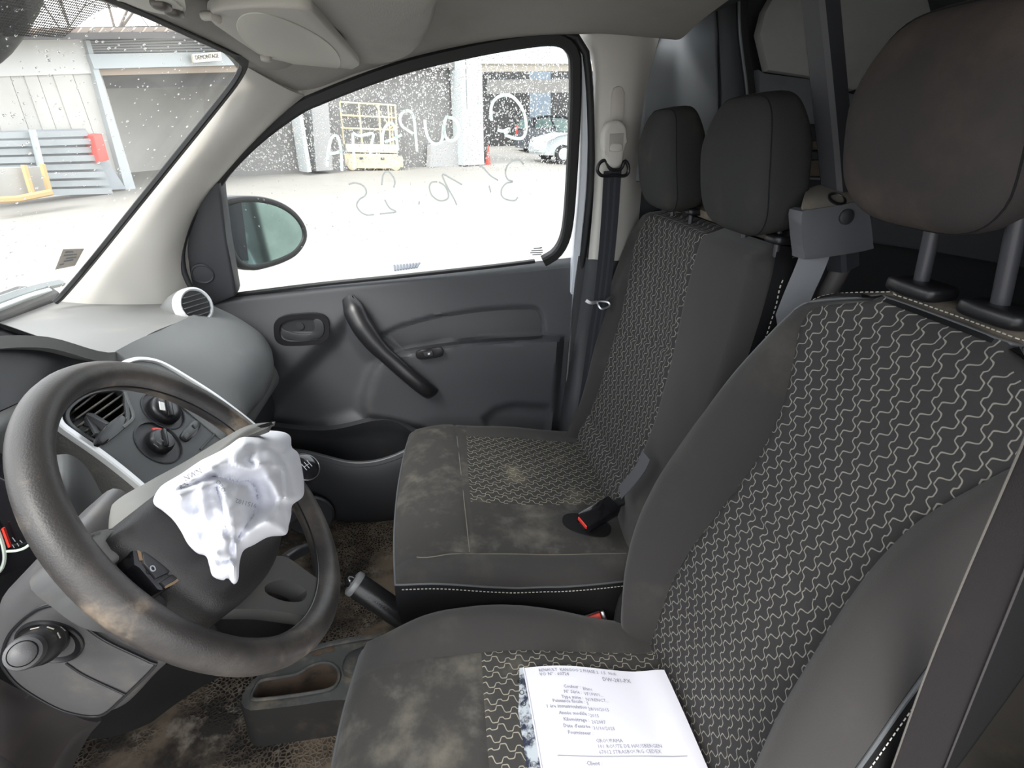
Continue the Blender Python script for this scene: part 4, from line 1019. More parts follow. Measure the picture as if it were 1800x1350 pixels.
# hooded instrument cowl, dark
patch('instrument_cowl', [PX([(92, 800, .68), (125, 800, .70), (155, 825, .72), (185, 880, .73)]),
                          PX([(84, 850, .62), (118, 845, .63), (150, 865, .65), (182, 905, .68)]),
                          PX([(86, 905, .60), (112, 900, .60), (140, 915, .61), (176, 935, .64)]),
                          PX([(110, 960, .62), (130, 950, .62), (150, 955, .62), (176, 965, .64)])], 16, 18, M('cowl_plastic', (.070, .072, .073), .45, var=((.14, .10, .06), 14, .62, .8)), dash, .012)
# instrument cluster
clus = plate('instrument_cluster', spl([W(a, b, y=.575) for a, b in [(-90, 820), (0, 840), (60, 880), (95, 940), (70, 985), (20, 1008), (-90, 1030)]], 40, True), V(0, .03, 0), m_gloss, dash, .004)
m_dial = M('dial_ring_pale', (.60, .68, .60), .5)
sweep('gauge_ring', [W(a, b, y=.57) for a, b in [(-30, 900), (-8, 925), (3, 950), (8, 975), (5, 995), (-6, 1008), (-25, 1012)]], circ(.0022, 6), m_dial, clus, n=26)
sweep('gauge_ring', [W(a, b, y=.57) for a, b in [(12, 969), (28, 968), (42, 964), (52, 957), (62, 945)]], circ(.0018, 6), m_dial, clus, n=16)
plate('gauge_needle', [W(a, b, y=.567) for a, b in [(2, 930), (6, 929), (18, 962), (14, 963)]], V(0, .003, 0), m_red, clus)
for a, b, c, d in ((22, 945, 27, 952), (35, 950, 39, 954), (30, 955, 33, 960), (22, 958, 25, 963), (44, 944, 48, 950)):
    tube('gauge_tick', [W(a, b, y=.569), W(c, d, y=.569)], .0006, m_ink_l, clus, 4)
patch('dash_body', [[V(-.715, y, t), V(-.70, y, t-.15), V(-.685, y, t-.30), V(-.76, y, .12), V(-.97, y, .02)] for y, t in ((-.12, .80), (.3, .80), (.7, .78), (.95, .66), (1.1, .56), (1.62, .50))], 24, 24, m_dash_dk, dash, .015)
# panels below the column
patch('lower_panel', [PX([(-60, 1160, .44), (40, 1215, .46), (140, 1262, .50), (172, 1270, .52)]), PX([(-60, 1250, .42), (20, 1270, .44), (90, 1290, .49), (125, 1300, .52)]), PX([(-60, 1420, .40), (10, 1400, .43), (50, 1380, .47), (75, 1380, .50)])], 16, 16, M('lower_dash_brown', (.026, .022, .024), .6, var=((.048, .037, .033), 10, .45, .75)), dash, .012)
patch('lower_side_panel', [PX([(118, 1262, .53), (150, 1268, .54), (178, 1268, .56)]), PX([(75, 1330, .52), (110, 1330, .53), (152, 1300, .58)]), PX([(45, 1420, .52), (80, 1420, .53), (118, 1370, .58)])], 12, 14, M('lower_dash_grey', (.042, .040, .041), .6, var=((.03, .027, .026), 10, .45, .75)), dash, .012)
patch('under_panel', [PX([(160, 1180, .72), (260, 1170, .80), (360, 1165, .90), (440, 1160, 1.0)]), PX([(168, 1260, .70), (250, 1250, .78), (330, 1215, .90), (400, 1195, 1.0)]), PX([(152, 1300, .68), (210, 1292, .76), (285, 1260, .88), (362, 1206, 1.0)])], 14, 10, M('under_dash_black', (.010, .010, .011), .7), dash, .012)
# ---- phone holder clipped to the vent
ph = thing('phone_holder', WP(180, 760, CP, .02), 'black plastic phone clip pushed onto the centre air vent', 'phone holder')
plate('clip_pad', spl([WP(a, b, CP, .045) for a, b in [(170, 774), (176, 760), (192, 744), (214, 729), (222, 734), (222, 741), (196, 768), (184, 780), (173, 781)]], 30, True), CPn*-.012+V(0, .004, 0), m_black, ph, .003)
a, b = WP(156, 738, CP, .0), WP(190, 752, CP, .036)
sweep('clip_arm', [a, a.lerp(b, .5), b], rect(.010, .006), m_insert, ph, n=8, ref=CPn, scale=lambda t: 1.25-.5*t)
sweep('clip_fin', [a+V(0, 0, .004), WP(172, 765, CP, .036)], rect(.003, .005), m_insert, ph, ref=CPn)
# ---- gear lever in front of the stack
gl_ = thing('gear_lever', W(545, 845, y=1.02), 'black gear lever knob with pale shift pattern beside the airbag', 'gear lever')
gc = W(533, 825, y=1.0); gx = V(.55, -.35, .75).normalized()
lathe('knob', [(.016, -.09), (.019, -.06), (.030, -.025), (.034, 0), (.030, .014), (.018, .020), (.0005, .021)], gc, gx, m_gloss, gl_, 28)
lathe('knob_ring', [(.0315, .011), (.0335, .012), (.0315, .0145)], gc, gx, m_metal, gl_, 32, cap=False)
a3, b3, c3 = basis(gx)
for k, (u, w, l) in enumerate(((-.008, 0, .018), (0, 0, .018), (.008, 0, .018))): box('shift_line', gc+gx*.021+a3*u, (.0012, l, .0008), m_ink_l, gl_, mat4(V(0, 0, 0), a3, b3, c3))
box('shift_line', gc+gx*.021, (.017, .0012, .0008), m_ink_l, gl_, mat4(V(0, 0, 0), a3, b3, c3))
lathe('gaiter', [(.022, -.085), (.035, -.11), (.055, -.15), (.075, -.20)], gc, gx, m_rubber, gl_, 20)
# ---- wiper arm and scuttle outside the windscreen foot
wip = thing('wiper_arm', W(0, 560, x=-1.25), 'dark wiper arm and pale bonnet edge below the windscreen', 'wiper')
sweep('arm', [WP(a, b, WS, -.05) for a, b in ((-80, 560), (0, 528), (60, 508), (108, 497))], rect(.010, .007), M('wiper_grey', (.16, .18, .18), .4), wip, n=12, ref=WS[1])
sweep('blade', [WP(a, b, WS, -.03) for a, b in ((-80, 570), (0, 541), (50, 522), (86, 511))], rect(.006, .008), M('blade_pale', (.42, .47, .47), .5), wip, n=12, ref=WS[1])
o = plate('bonnet', [V(-1.15, -.2, .64), V(-1.15, 1.62, .62), V(-1.45, 1.66, .60), V(-1.95, 1.45, .42), V(-1.95, -.1, .42), V(-1.45, -.2, .62)], V(0, 0, -.03), m_white, None, .01); tag(o, 'white bonnet of the van seen below the windscreen', 'bonnet')
sweep('scuttle', [V(-1.17, y, .615) for y in (-.2, .5, 1.0, 1.60)], rect(.05, .06), m_rubber, None, n=6, ref=V(0, 0, 1)); struct(bpy.data.objects['scuttle'], 'black scuttle panel at the foot of the windscreen'); bpy.data.objects['scuttle'].name = 'trim_8'
o = blob('trim_10', W(2, 1350, y=.30)+V(-.04, -.08, -.02), (.06, .10, .04), M('sill_fabric', (.036, .030, .030), .9, var=((.06, .05, .046), 12, .45, .7)), None, 3, 8); struct(o, 'brown dusty soft edge in the lower left corner')
# ================================================================== STEERING COLUMN AND WHEEL
col = thing('steering_column', W(120, 1150, y=.48), 'grey steering column shroud with a stubby light stalk', 'steering column')
SY = .43
SO = [(-20, 1080), (8, 1045), (45, 1010), (90, 980), (140, 1005), (200, 1065), (280, 1140), (300, 1165), (290, 1180), (265, 1203), (222, 1248), (195, 1262), (165, 1268), (130, 1262), (85, 1244), (40, 1220), (0, 1195), (-25, 1160)]
pillow('shroud', spl([W(a, b, y=SY) for a, b in SO], 80, True), V(0, .11, 0), .020, m_shroud, col, 6, .003)
PC = [(8, 1151), (23, 1107), (62, 1071), (98, 1058), (118, 1062), (160, 1100), (196, 1124), (267, 1158), (274, 1167), (213, 1227), (190, 1247), (172, 1253), (140, 1250), (100, 1237), (43, 1203), (14, 1172)]
pcl = spl([W(a, b, y=SY-.002) for a, b in PC], 80, True)
pcl = [p-V(0, .004, 0) for p in pcl]; cv = pillow('cover_panel', pcl, V(0, .02, 0), .003, m_shroud, col, 3, .001)
sweep('cover_gap', pcl, rect(.0014, .0014), m_black, cv, closed=True, ref=V(0, 1, 0))
sweep('cover_joint', [W(a, b, y=SY-.008) for a, b in ((116, 1166), (150, 1188), (220, 1221))], rect(.001, .001), m_black, cv, n=12, ref=V(0, 1, 0))
sweep('shroud_joint', [W(a, b, y=SY-.001) for a, b in ((45, 1227), (60, 1213))], rect(.001, .001), m_black, cv, n=4, ref=V(0, 1, 0))
sb_ = W(90, 1126, y=SY-.006); tp = W(42, 1148, y=.335); ax_ = (tp-sb_).normalized(); LL = (tp-sb_).length
lathe('stalk_well', [(.0315, -.006), (.0315, .003), (.0295, .004), (.026, .001), (.012, .0)], W(90, 1126, y=SY-.006), (0, -1, 0), m_black, col, 36)
stk_ = lathe('light_stalk', [(.014, -.01), (.0165, .0), (.0172, LL*.25), (.0172, LL*.36), (.0182, LL*.38), (.0182, LL*.44), (.0165, LL*.46), (.0155, LL*.75), (.013, LL*.97), (.011, LL), (.009, LL*1.005)], sb_, ax_, m_black, col, 32)
lathe('stalk_end', [(.0135, LL*.90), (.0138, LL*.98), (.0125, LL*1.03), (.0102, LL*1.04), (.0098, LL*1.02), (.0092, LL*1.05), (.006, LL*1.07), (.0005, LL*1.075)], sb_, ax_, m_shroud, stk_, 32)
sa, sb2, sc = basis(ax_)
for h_, t0 in ((.30, 20), (.60, 40), (.66, 75), (.62, 5)):
    q = sb_+ax_*(LL*h_)+(sa*math.cos(math.radians(t0))+sb2*math.sin(math.radians(t0)))*.0172
    box('stalk_symbol', q, (.006, .0008, .004), M('symbol_print', (.5, .47, .40), .6) if 'symbol_print' not in bpy.data.materials else bpy.data.materials['symbol_print'], stk_, mat4(V(0, 0, 0), -sa*math.sin(math.radians(t0))+sb2*math.cos(math.radians(t0)), (sa*math.cos(math.radians(t0))+sb2*math.sin(math.radians(t0))), ax_))
# upper shroud seen through the wheel, skylight on its top put into a pale colour
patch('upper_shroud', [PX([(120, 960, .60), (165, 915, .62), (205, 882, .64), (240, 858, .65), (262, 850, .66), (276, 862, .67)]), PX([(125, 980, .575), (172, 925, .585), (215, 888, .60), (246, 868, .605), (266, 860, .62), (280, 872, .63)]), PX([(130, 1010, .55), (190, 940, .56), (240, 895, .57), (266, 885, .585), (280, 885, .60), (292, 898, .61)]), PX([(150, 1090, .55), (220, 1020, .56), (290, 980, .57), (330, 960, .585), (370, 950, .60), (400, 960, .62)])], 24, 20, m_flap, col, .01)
tube('wiper_stalk', [W(470, 935, y=.70), W(505, 912, y=.73), W(532, 885, y=.76)], .012, m_black, col, 12, n=8)
lathe('wiper_stalk_end', [(.012, 0), (.014, .004), (.013, .022), (.008, .026)], W(526, 892, y=.755), (W(540, 876, y=.77)-W(470, 935, y=.70)), m_gloss, col, 18)
tube('wiper_stalk', [W(500, 985, y=.66), W(520, 972, y=.69), W(540, 965, y=.72)], .010, m_black, col, 12, n=8)
# ------------------------------------------------------------------ wheel
WC = V(-.282, .525, .694); th_, ps_ = .615, .208
WN = V(math.cos(th_)*math.cos(ps_), math.cos(th_)*math.sin(ps_), math.sin(th_)); WPl = (WC, WN)
E1 = V(0, 0, 1).cross(WN).normalized(); E2 = WN.cross(E1)
sw_ = thing('steering_wheel', WC, 'worn dark steering wheel with a burst white airbag', 'steering wheel')
RR, rr_ = .1925, .0170
ring = [WC+(E1*math.cos(t)+E2*math.sin(t))*RR for t in [2*math.pi*i/96 for i in range(96)]]
rim_ = sweep('rim', ring, circ(.0180, 18, .0168), m_wheel, sw_, closed=True, ref=WN, ang=80)
sweep('rim_seam', [WC+(E1*math.cos(t)+E2*math.sin(t))*(RR-.0166) for t in [2*math.pi*i/96 for i in range(96)]], circ(.0012, 6), m_black, rim_, closed=True, ref=WN)
def wp(L, off=0): return [WP(a, b, WPl, off) for a, b in L]
# hub pad (lower half still in place)
hub = pillow('hub_pad', spl(wp([(214, 928), (238, 902), (270, 872), (310, 842), (370, 810), (440, 790), (490, 820), (505, 880), (506, 940), (490, 992), (445, 1044), (404, 1067), (384, 1062), (330, 1024), (270, 976), (226, 946)], .022), 70, True), WN*-.075, .018, m_hub, sw_, 6, .006)
# left spoke with switch pod
sp1 = plate('spoke', spl(wp([(100, 985), (150, 938), (214, 924), (262, 962), (330, 1024), (345, 1050), (300, 1062), (268, 1078), (200, 1070), (140, 1030)], -.004), 50, True), WN*-.028, M('spoke_dark_grey', (.050, .050, .051), .45, var=((.10, .085, .07), 14, .58, .8)), sw_, .010, 3, 60)
plate('spoke_inlay', spl(wp([(148, 950), (172, 936), (208, 926), (226, 936), (228, 960), (216, 980), (196, 988), (176, 984)], .004), 40, True), WN*-.014, m_flap, sp1, .006, 3, 60)
pod = plate('switch_pod', wp([(231, 944), (240, 936), (247, 940), (266, 960), (322, 1008), (324, 1016), (286, 1038), (278, 1036), (246, 998), (236, 992)], .014), WN*-.02, m_gloss, sp1, .003)
plate('switch_key', wp([(250, 962), (262, 962), (302, 1004), (276, 1016), (254, 988)], .0165), WN*-.004, m_black, pod, .002)
plate('switch_key', wp([(284, 1022), (304, 1008), (314, 1016), (292, 1030)], .0165), WN*-.004, m_black, pod, .002)
sweep('switch_symbol', wp([(265, 996), (270, 995), (273, 1001), (269, 1004), (265, 1001)], .0172), circ(.0006, 5), m_ink_l, pod, closed=True, n=14, ref=WN)
sweep('brown_grime', wp([(241, 940), (243, 962), (248, 985)], .0145), rect(.0006, .0015), M('grime', (.22, .15, .09), .9), pod, n=12, ref=WN)
sweep('brown_grime', wp([(290, 1032), (306, 1024), (318, 1014)], .0148), rect(.0006, .0012), bpy.data.materials['grime'], pod, n=10, ref=WN)
# lower right twin spokes with slot
s2o = [(470, 988), (500, 978), (545, 1008), (575, 1030), (580, 1055), (560, 1082), (535, 1082), (470, 1072), (400, 1068), (425, 1050)]
s2h = [(466, 1040), (468, 1028), (485, 1021), (505, 1020), (530, 1030), (540, 1042), (532, 1056), (510, 1058), (485, 1052)]
fillholes('spoke', spl(wp(s2o, -.002), 50, True), [spl(wp(s2h, -.002), 30, True)], m_spoke, sw_, WN*-.025)
hb_ = spl(wp(s2h, -.004), 30, True); dk = [p-WN*.03 for p in hb_]
obj('spoke_slot', hb_+dk, grid_faces(2, 30, wrap=True)+[tuple(range(30, 60))], M('slot_dusty', (.05, .042, .04), .6, var=((.15, .12, .10), 14, .4, .7)), sw_)
plate('spoke_blade', spl(wp([(384, 1066), (404, 1070), (470, 1078), (540, 1086), (528, 1104), (490, 1122), (440, 1128), (388, 1120), (376, 1090)], -.020), 44, True), WN*-.02, m_hub, sw_, .006, 3, 60)
# torn-open airbag cover flap
rows = [PX([(152, 962, .50), (196, 888, .515), (262, 846, .53), (326, 811, .55), (388, 773, .575), (436, 748, .60), (484, 741, .625)]),
        PX([(182, 945, .485), (220, 893, .49), (270, 856, .505), (326, 820, .525), (384, 785, .55), (432, 757, .58), (478, 746, .615)]),
        PX([(216, 928, .475), (240, 905, .475), (276, 870, .485), (322, 832, .505), (372, 802, .53), (416, 776, .56), (470, 752, .60)])]
fl_ = patch('airbag_cover', rows, 50, 14, m_flap, sw_, .006); fl_['label'] = 'torn open grey airbag cover flap'
patch('cover_underside', [PX([(396, 788, .565), (425, 765, .58), (455, 753, .595), (480, 746, .612)]), PX([(402, 796, .575), (432, 774, .59), (458, 762, .605), (476, 752, .618)])], 14, 6, m_black, fl_, .004)
# ---- crumpled airbag
BO = [(270, 876), (284, 854), (318, 833), (352, 810), (384, 792), (402, 778), (420, 762), (446, 757), (478, 757), (500, 760), (511, 768), (513, 786), (524, 796), (530, 818), (534, 846), (533, 872), (514, 888), (512, 905), (508, 922), (502, 940), (472, 944), (446, 958), (428, 968), (421, 990), (419, 1018), (411, 1027), (400, 1016), (392, 1020), (374, 1013), (368, 995), (362, 978), (346, 972), (330, 956), (318, 934), (304, 914), (286, 898), (272, 888)]
BC = (408, 868); NA, NRg = 180, 46
bpl = (WC+WN*.045, WN)
bo3 = spl([V(a, b, 0) for a, b in BO], NA, True)
def zb(L): return [(200+a/4.09, 700+b/4.09) for a, b in L]
RIDGE = [([(300, 720), (380, 690), (450, 690), (570, 640), (690, 600), (760, 640), (790, 760), (810, 900), (820, 1010)], .020, 13),
         ([(460, 700), (470, 800), (510, 930), (600, 1040), (690, 1130)], .012, 11),
         ([(620, 660), (640, 780), (680, 900)], .008, 9),
         ([(715, 500), (760, 470), (860, 470), (1000, 490), (1100, 540), (1170, 640), (1190, 740), (1150, 850), (1060, 930), (960, 960)], .022, 12),
         ([(760, 420), (860, 390), (960, 400), (1060, 450), (1160, 470), (1220, 520), (1240, 640), (1250, 780), (1250, 950)], .020, 10),
         ([(950, 270), (1080, 260), (1200, 290), (1280, 380), (1320, 520), (1340, 680), (1290, 760)], .022, 13),
         ([(940, 320), (1040, 330), (1130, 400), (1180, 470)], .012, 8),
         ([(870, 610), (900, 700), (880, 800), (900, 900)], .012, 12),
         ([(690, 1190), (720, 1270), (780, 1300)], .010, 8), ([(860, 1170), (870, 1260), (880, 1320)], .012, 7), ([(560, 1050), (700, 1130), (860, 1140)], .010, 10),
         ([(350, 620), (430, 590), (560, 560), (680, 500)], .008, 8), ([(900, 1050), (1000, 1030), (1100, 1000)], .008, 8), ([(1000, 860), (1100, 900), (1230, 960)], .010, 10)]
VALE = [([(300, 740), (400, 760), (450, 720)], .012, 5), ([(700, 560), (780, 575), (900, 600), (980, 600), (1030, 700), (1010, 830), (940, 930), (890, 1000)], .016, 6),
        ([(990, 410), (970, 450), (1000, 470)], .014, 5), ([(720, 560), (640, 590), (520, 640), (400, 680)], .014, 5), ([(1200, 520), (1215, 640), (1225, 800), (1240, 900)], .010, 5),
        ([(1110, 360), (1200, 420), (1260, 540), (1290, 680)], .010, 5), ([(840, 1000), (850, 1090), (870, 1170)], .014, 6), ([(740, 640), (780, 800), (810, 960)], .010, 5), ([(660, 1150), (780, 1170), (890, 1150)], .012, 5), ([(600, 620), (590, 720), (600, 800)], .006, 6)]
RIDGE = [(spl([V(*q, 0) for q in zb(L)], 40), h, w) for L, h, w in RIDGE]; VALE = [(spl([V(*q, 0) for q in zb(L)], 40), h, w) for L, h, w in VALE]
def fold(px, py):
    q = V(px, py, 0); h = 0
    for L, H_, w_ in RIDGE:
        d = min((p-q).length_squared for p in L); h = max(h, H_*math.exp(-d/(w_*w_*1.6))) if False else h + H_*.75*math.exp(-d/(w_*w_*1.9))
    for L, H_, w_ in VALE:
        d = math.sqrt(min((p-q).length_squared for p in L)); h -= H_*.9*math.exp(-(d/(w_*1.25))**1.3)
    return h + .0015*noise.noise(V(px/14, py/14, 1)) + .006*noise.noise(V(px/40, py/40, 4))
vs = []
for k in range(NRg):
    rho = k/(NRg-1)*1.0
    for i in range(NA):
        b = bo3[i]; px = BC[0]+(b.x-BC[0])*rho; py = BC[1]+(b.y-BC[1])*rho
        e = 1-rho**2.6
        off = .050*math.sqrt(max(0, 1-rho**3)) + fold(px, py)*min(1, e*1.6+.25)
        vs.append(WP(px, py, bpl, off-.010))
for s, dn in ((.97, .03), (.86, .06), (.5, .075)):
    for i in range(NA):
        b = bo3[i]; px = BC[0]+(b.x-BC[0])*s; py = BC[1]+(b.y-BC[1])*s
        vs.append(WP(px, py, bpl, -dn+.0))
f = grid_faces(NRg+3, NA, wrap=True); f.append(tuple((NRg+2)*NA+i for i in range(NA)))
bag = obj('airbag', vs, f, m_bag, sw_, 75); bag['label'] = 'crumpled white airbag cloth spilling from the hub'
from mathutils.bvhtree import BVHTree
bv = BVHTree.FromPolygons(vs[:NRg*NA], grid_faces(NRg, NA, wrap=True))
def on_bag(px, py, lift=.0012):
    d = ray(px, py).normalized(); h = bv.ray_cast(CAM, d)
    return h[0]-d*lift if h[0] is not None else None
def bag_text(s, px, py, ang, size, mat):
    cu = bpy.data.curves.new('t', 'FONT'); cu.body = s; cu.size = size; cu.resolution_u = 2
    t = bpy.data.objects.new('tmp', cu); COL.objects.link(t); dg = bpy.context.evaluated_depsgraph_get(); me = bpy.data.meshes.new_from_object(t.evaluated_get(dg)); bpy.data.objects.remove(t)
    ca, sa2 = math.cos(math.radians(ang)), math.sin(math.radians(ang)); ok = True
    for v in me.vertices:
        q = on_bag(px+v.co.x*ca-v.co.y*sa2*-1*-1, py-(-v.co.x*sa2)-v.co.y*ca*1) if False else on_bag(px+v.co.x*ca+v.co.y*sa2, py+v.co.x*sa2-v.co.y*ca)
        if q is None: ok = False; q = WP(px, py, bpl, -.02)
        v.co = q
    me.materials.clear(); me.name = 'airbag_print'
    return fin('airbag_print', me, mat, bag)
m_bagink = M('faded_print', (.42, .44, .50), .9)
bag_text('9151102', 452, 886, 195, 11, m_bagink); bag_text('OEO', 398, 862, 235, 11, m_bagink)
m_bagink2 = M('dark_print', (.10, .10, .14), .9)
bag_text('NWN', 326, 846, -28, 13, m_bagink2); bag_text('RIN', 318, 860, -28, 10, m_bagink2)
# ================================================================== OVERHEAD
sh_o = spl([W(a, b, z=1.250) for a, b in [(480, -60), (780, -60), (772, 10), (766, 46), (748, 82), (712, 104), (664, 117), (632, 118), (610, 95), (548, 16)]], 60, True)
shelf = pillow('overhead_shelf', sh_o, V(0, 0, .12), .03, m_head, None, 6, .004); tag(shelf, 'rounded grey cloth overhead shelf above the passenger window', 'overhead shelf')
sl = plate('pull_slot', [W(a, b, z=1.2485) for a, b in [(621, 79), (668, 82), (664, 88), (627, 87)]], V(0, 0, .01), m_dash_dk, shelf)
vis = thing('sun_visor', W(500, 80, z=1.235), 'folded up beige sun visor with an oval mirror cover', 'sun visor')
VO_ = [(368, 30), (376, 20), (420, 15), (480, 13), (540, 17), (552, 24), (592, 68), (630, 110), (628, 118), (604, 126), (548, 124), (488, 113), (440, 88), (392, 55), (372, 40)]
pillow('visor_board', spl([W(a, b, z=1.236) for a, b in VO_], 80, True), V(0, 0, .014), .006, m_visor, vis, 4, .0)
plate('mirror_cover', [W(a, b, z=1.2345) for a, b in loop_px((507, 78), 98, 37, 24, 48, 2.2)], V(0, 0, .004), m_visor2, vis, .0015)
tube('pivot_rod', [W(358, 28, z=1.235), W(372, 28, z=1.234), W(384, 34, z=1.232)], .006, m_visor, vis, 10, n=6)
blob('clip', W(468, 102, z=1.232), (.012, .012, .008), m_visor, vis, 3, 4)
oc = thing('overhead_console', W(270, 5, z=1.235), 'cream reading lamp console above the windscreen', 'lamp console')
plate('console_body', spl([W(a, b, z=1.232) for a, b in [(176, -22), (240, -45), (310, -25), (326, 8), (324, 22), (312, 28), (286, 27), (246, 18), (208, 2)]], 50, True), V(0, 0, .03), m_visor2, oc, .008, 3, 60)
plate('switch_field', spl([W(a, b, z=1.230) for a, b in [(268, -8), (296, -2), (318, 12), (322, 20), (308, 27), (290, 20)]], 30, True), V(0, 0, .003), M('lamp_panel', (.62, .60, .55), .5), oc, .002)
for a, b in ((283, 9), (306, 22)): blob('map_light_switch', W(a, b, z=1.228), (.010, .014, .006), M('switch_brown', (.10, .09, .08), .4), oc, 3, 5)
rv = thing('rear_view_mirror', W(0, 0, y=.85), 'black back of the interior mirror at the top left corner', 'mirror')
blob('mirror_shell', W(-30, -12, y=.85), (.03, .12, .05), m_black, rv, 3, 8, Matrix.Rotation(math.radians(35), 3, 'X'))
tube('mirror_stem', [W(-30, -12, y=.85), W(10, -60, y=.95)], .012, m_black, rv, 8)
# ================================================================== PASSENGER BELT ON THE PILLAR
blt = thing('passenger_seat_belt', W(1080, 310, y=1.56), 'passenger seat belt hanging from a cream height adjuster on the pillar', 'seat belt')
ad = plate('height_adjuster', spl([W(a, b, y=1.530) for a, b in [(1061, 250), (1063, 230), (1070, 217), (1081, 211), (1092, 212), (1101, 220), (1104, 234), (1102, 256), (1098, 268), (1096, 284), (1088, 294), (1077, 295), (1067, 287), (1063, 270)]], 50, True), V(0, .035, 0), m_cream, blt, .010, 3, 60)
plate('adjuster_recess', [W(a, b, y=1.529) for a, b in [(1072, 235), (1097, 234), (1095, 264), (1071, 266)]], V(0, .004, 0), M('cream_recess', (.36, .34, .31), .6), ad, .001)
plate('adjuster_button', spl([W(a, b, y=1.524) for a, b in [(1075, 254), (1083, 252), (1093, 254), (1093, 265), (1074, 266)]], 20, True), V(0, .006, 0), m_cream, ad, .003)
sweep('belt_guide', [W(a, b, y=1.540) for a, b in [(1050, 298), (1054, 287), (1064, 282), (1072, 296), (1082, 299), (1092, 296), (1098, 283), (1104, 291), (1104, 303), (1097, 309), (1080, 308), (1060, 309), (1053, 305)]], circ(.006, 10, .005), m_black, blt, closed=True, n=60, ref=V(0, 1, 0))
web = [(1077, 300, 1.545), (1075, 330, 1.55), (1072, 380, 1.555), (1066, 450, 1.56), (1057, 528, 1.565), (1046, 600, 1.57), (1034, 680, 1.57), (1020, 770, 1.57), (1006, 860, 1.58)]
sweep('webbing', PX(web), rect(.0010, .0265, .0004), m_web, blt, n=50, ref=V(0, 1, 0))
for dx in (-.009, .009): sweep('webbing_stripe', [p+V(dx, -.0012, 0) for p in PX(web)], rect(.0004, .0035, .0002), M('webbing_stripe%d' % (dx > 0), (.035, .038, .048), .8), blt, n=50, ref=V(0, 1, 0))
m_ton = M('tongue_steel', (.5, .52, .54), .3, .9)
tn = sweep('tongue_bar', PX([(1030, 528, 1.555), (1038, 532, 1.55), (1050, 531, 1.548)]), rect(.003, .006), m_metal, blt, n=8, ref=V(0, 1, 0))
sweep('tongue_plate', PX([(1052, 530, 1.546), (1068, 531, 1.54), (1071, 538, 1.535), (1058, 543, 1.535), (1052, 537, 1.54)]), rect(.0015, .0028), m_ton, blt, closed=True, n=26, ref=V(0, 1, 0))
sweep('tongue_bar', PX([(1064, 531, 1.545), (1070, 524, 1.55), (1077, 521, 1.555)]), rect(.002, .004), m_metal, blt, n=8, ref=V(0, 1, 0))
# ================================================================== MIDDLE BELT TOWER
tw = thing('belt_tower', W(1470, 450, y=.86), 'grey belt reel tower on a steel post between the seats', 'belt tower')
sweep('post', [W(1436, -60, y=.93), W(1448, 60, y=.92), W(1460, 180, y=.905), W(1474, 335, y=.885), W(1482, 470, y=.88)], rect(.021, .021, .006), M('post_paint', (.040, .041, .047), .45), tw, n=14, ref=V(-.95, -.2, 0))
brk = plate('tower_cover', spl([W(a, b, y=.835) for a, b in [(1410, 372), (1430, 368), (1480, 360), (1518, 353), (1526, 362), (1536, 432), (1534, 438), (1480, 448), (1420, 456), (1414, 450), (1409, 400)]], 50, True), V(0, .035, 0), M('tower_grey', (.105, .107, .118), .5, var=((.16, .14, .12), 9, .5, .8)), tw, .007, 3, 50)
patch('tower_top', [PX([(1411, 374, .836), (1450, 366, .836), (1490, 359, .836), (1522, 356, .836)]), PX([(1412, 350, .86), (1450, 342, .86), (1485, 338, .86), (1512, 345, .86)]), PX([(1418, 332, .90), (1445, 324, .90), (1475, 324, .90), (1498, 336, .90)])], 14, 10, M('tower_dusty_top', (.17, .155, .135), .7, var=((.24, .21, .17), 12, .45, .75)), tw, .006)
lathe('cover_screw', [(.013, 0), (.013, .003), (.010, .005)], W(1487, 381, y=.834), (0, -1, .1), m_dash_dk, tw, 20)
lathe('belt_slot', [(.015, 0), (.016, .003), (.012, .004), (.010, .0)], W(1470, 351, y=.848), (0, -.55, .83), m_black, tw, 20)
mb = thing('middle_seat_belt', W(1385, 560, y=.88), 'pale grey belt webbing running down behind the middle seat place', 'seat belt')
sweep('webbing', PX([(1438, 430, .862), (1424, 470, .868), (1402, 520, .875), (1378, 580, .88), (1350, 650, .89)]), rect(.001, .024, .0004), m_web_g, mb, n=24, ref=V(-.5, -.8, .2))
tube('belt_sleeve', PX([(1490, 440, .89), (1474, 480, .89), (1452, 520, .89), (1425, 580, .90), (1400, 650, .90)]), .017, M('sleeve_brown', (.09, .08, .078), .5), mb, 12, n=16)
# ================================================================== DRIVER'S BELT (near the camera)
db = thing('driver_seat_belt', W(1600, 1340, y=.28), "wide dark driver's belt webbing at the right edge of the frame", 'seat belt')
patch('webbing', [PX([(1832, 700, .255), (1880, 690, .238)]), PX([(1767, 850, .262), (1850, 880, .238)]), PX([(1689, 1031, .264), (1790, 1030, .240)]), PX([(1625, 1190, .264), (1725, 1190, .240)]), PX([(1567, 1352, .262), (1660, 1352, .240)]), PX([(1530, 1450, .260), (1620, 1450, .238)])], 6, 30, M('belt_brownish', (.020, .0175, .0185), .8, spec=.2, bump=(1200, .3), var=((.032, .026, .024), 8, .5, .8)), db, .0014)
for e in (0, 1):
    sweep('webbing_edge', PX([(1832, 700, .254), (1767, 850, .261), (1689, 1031, .263), (1625, 1190, .263), (1567, 1352, .261), (1530, 1450, .261)] if not e else [(1850, 880, .237), (1790, 1030, .239), (1725, 1190, .239), (1660, 1352, .239), (1620, 1450, .237)]), circ(.0009, 6), M('belt_edge%d' % e, (.12, .11, .10) if not e else (.05, .045, .045), .8), db, n=30)
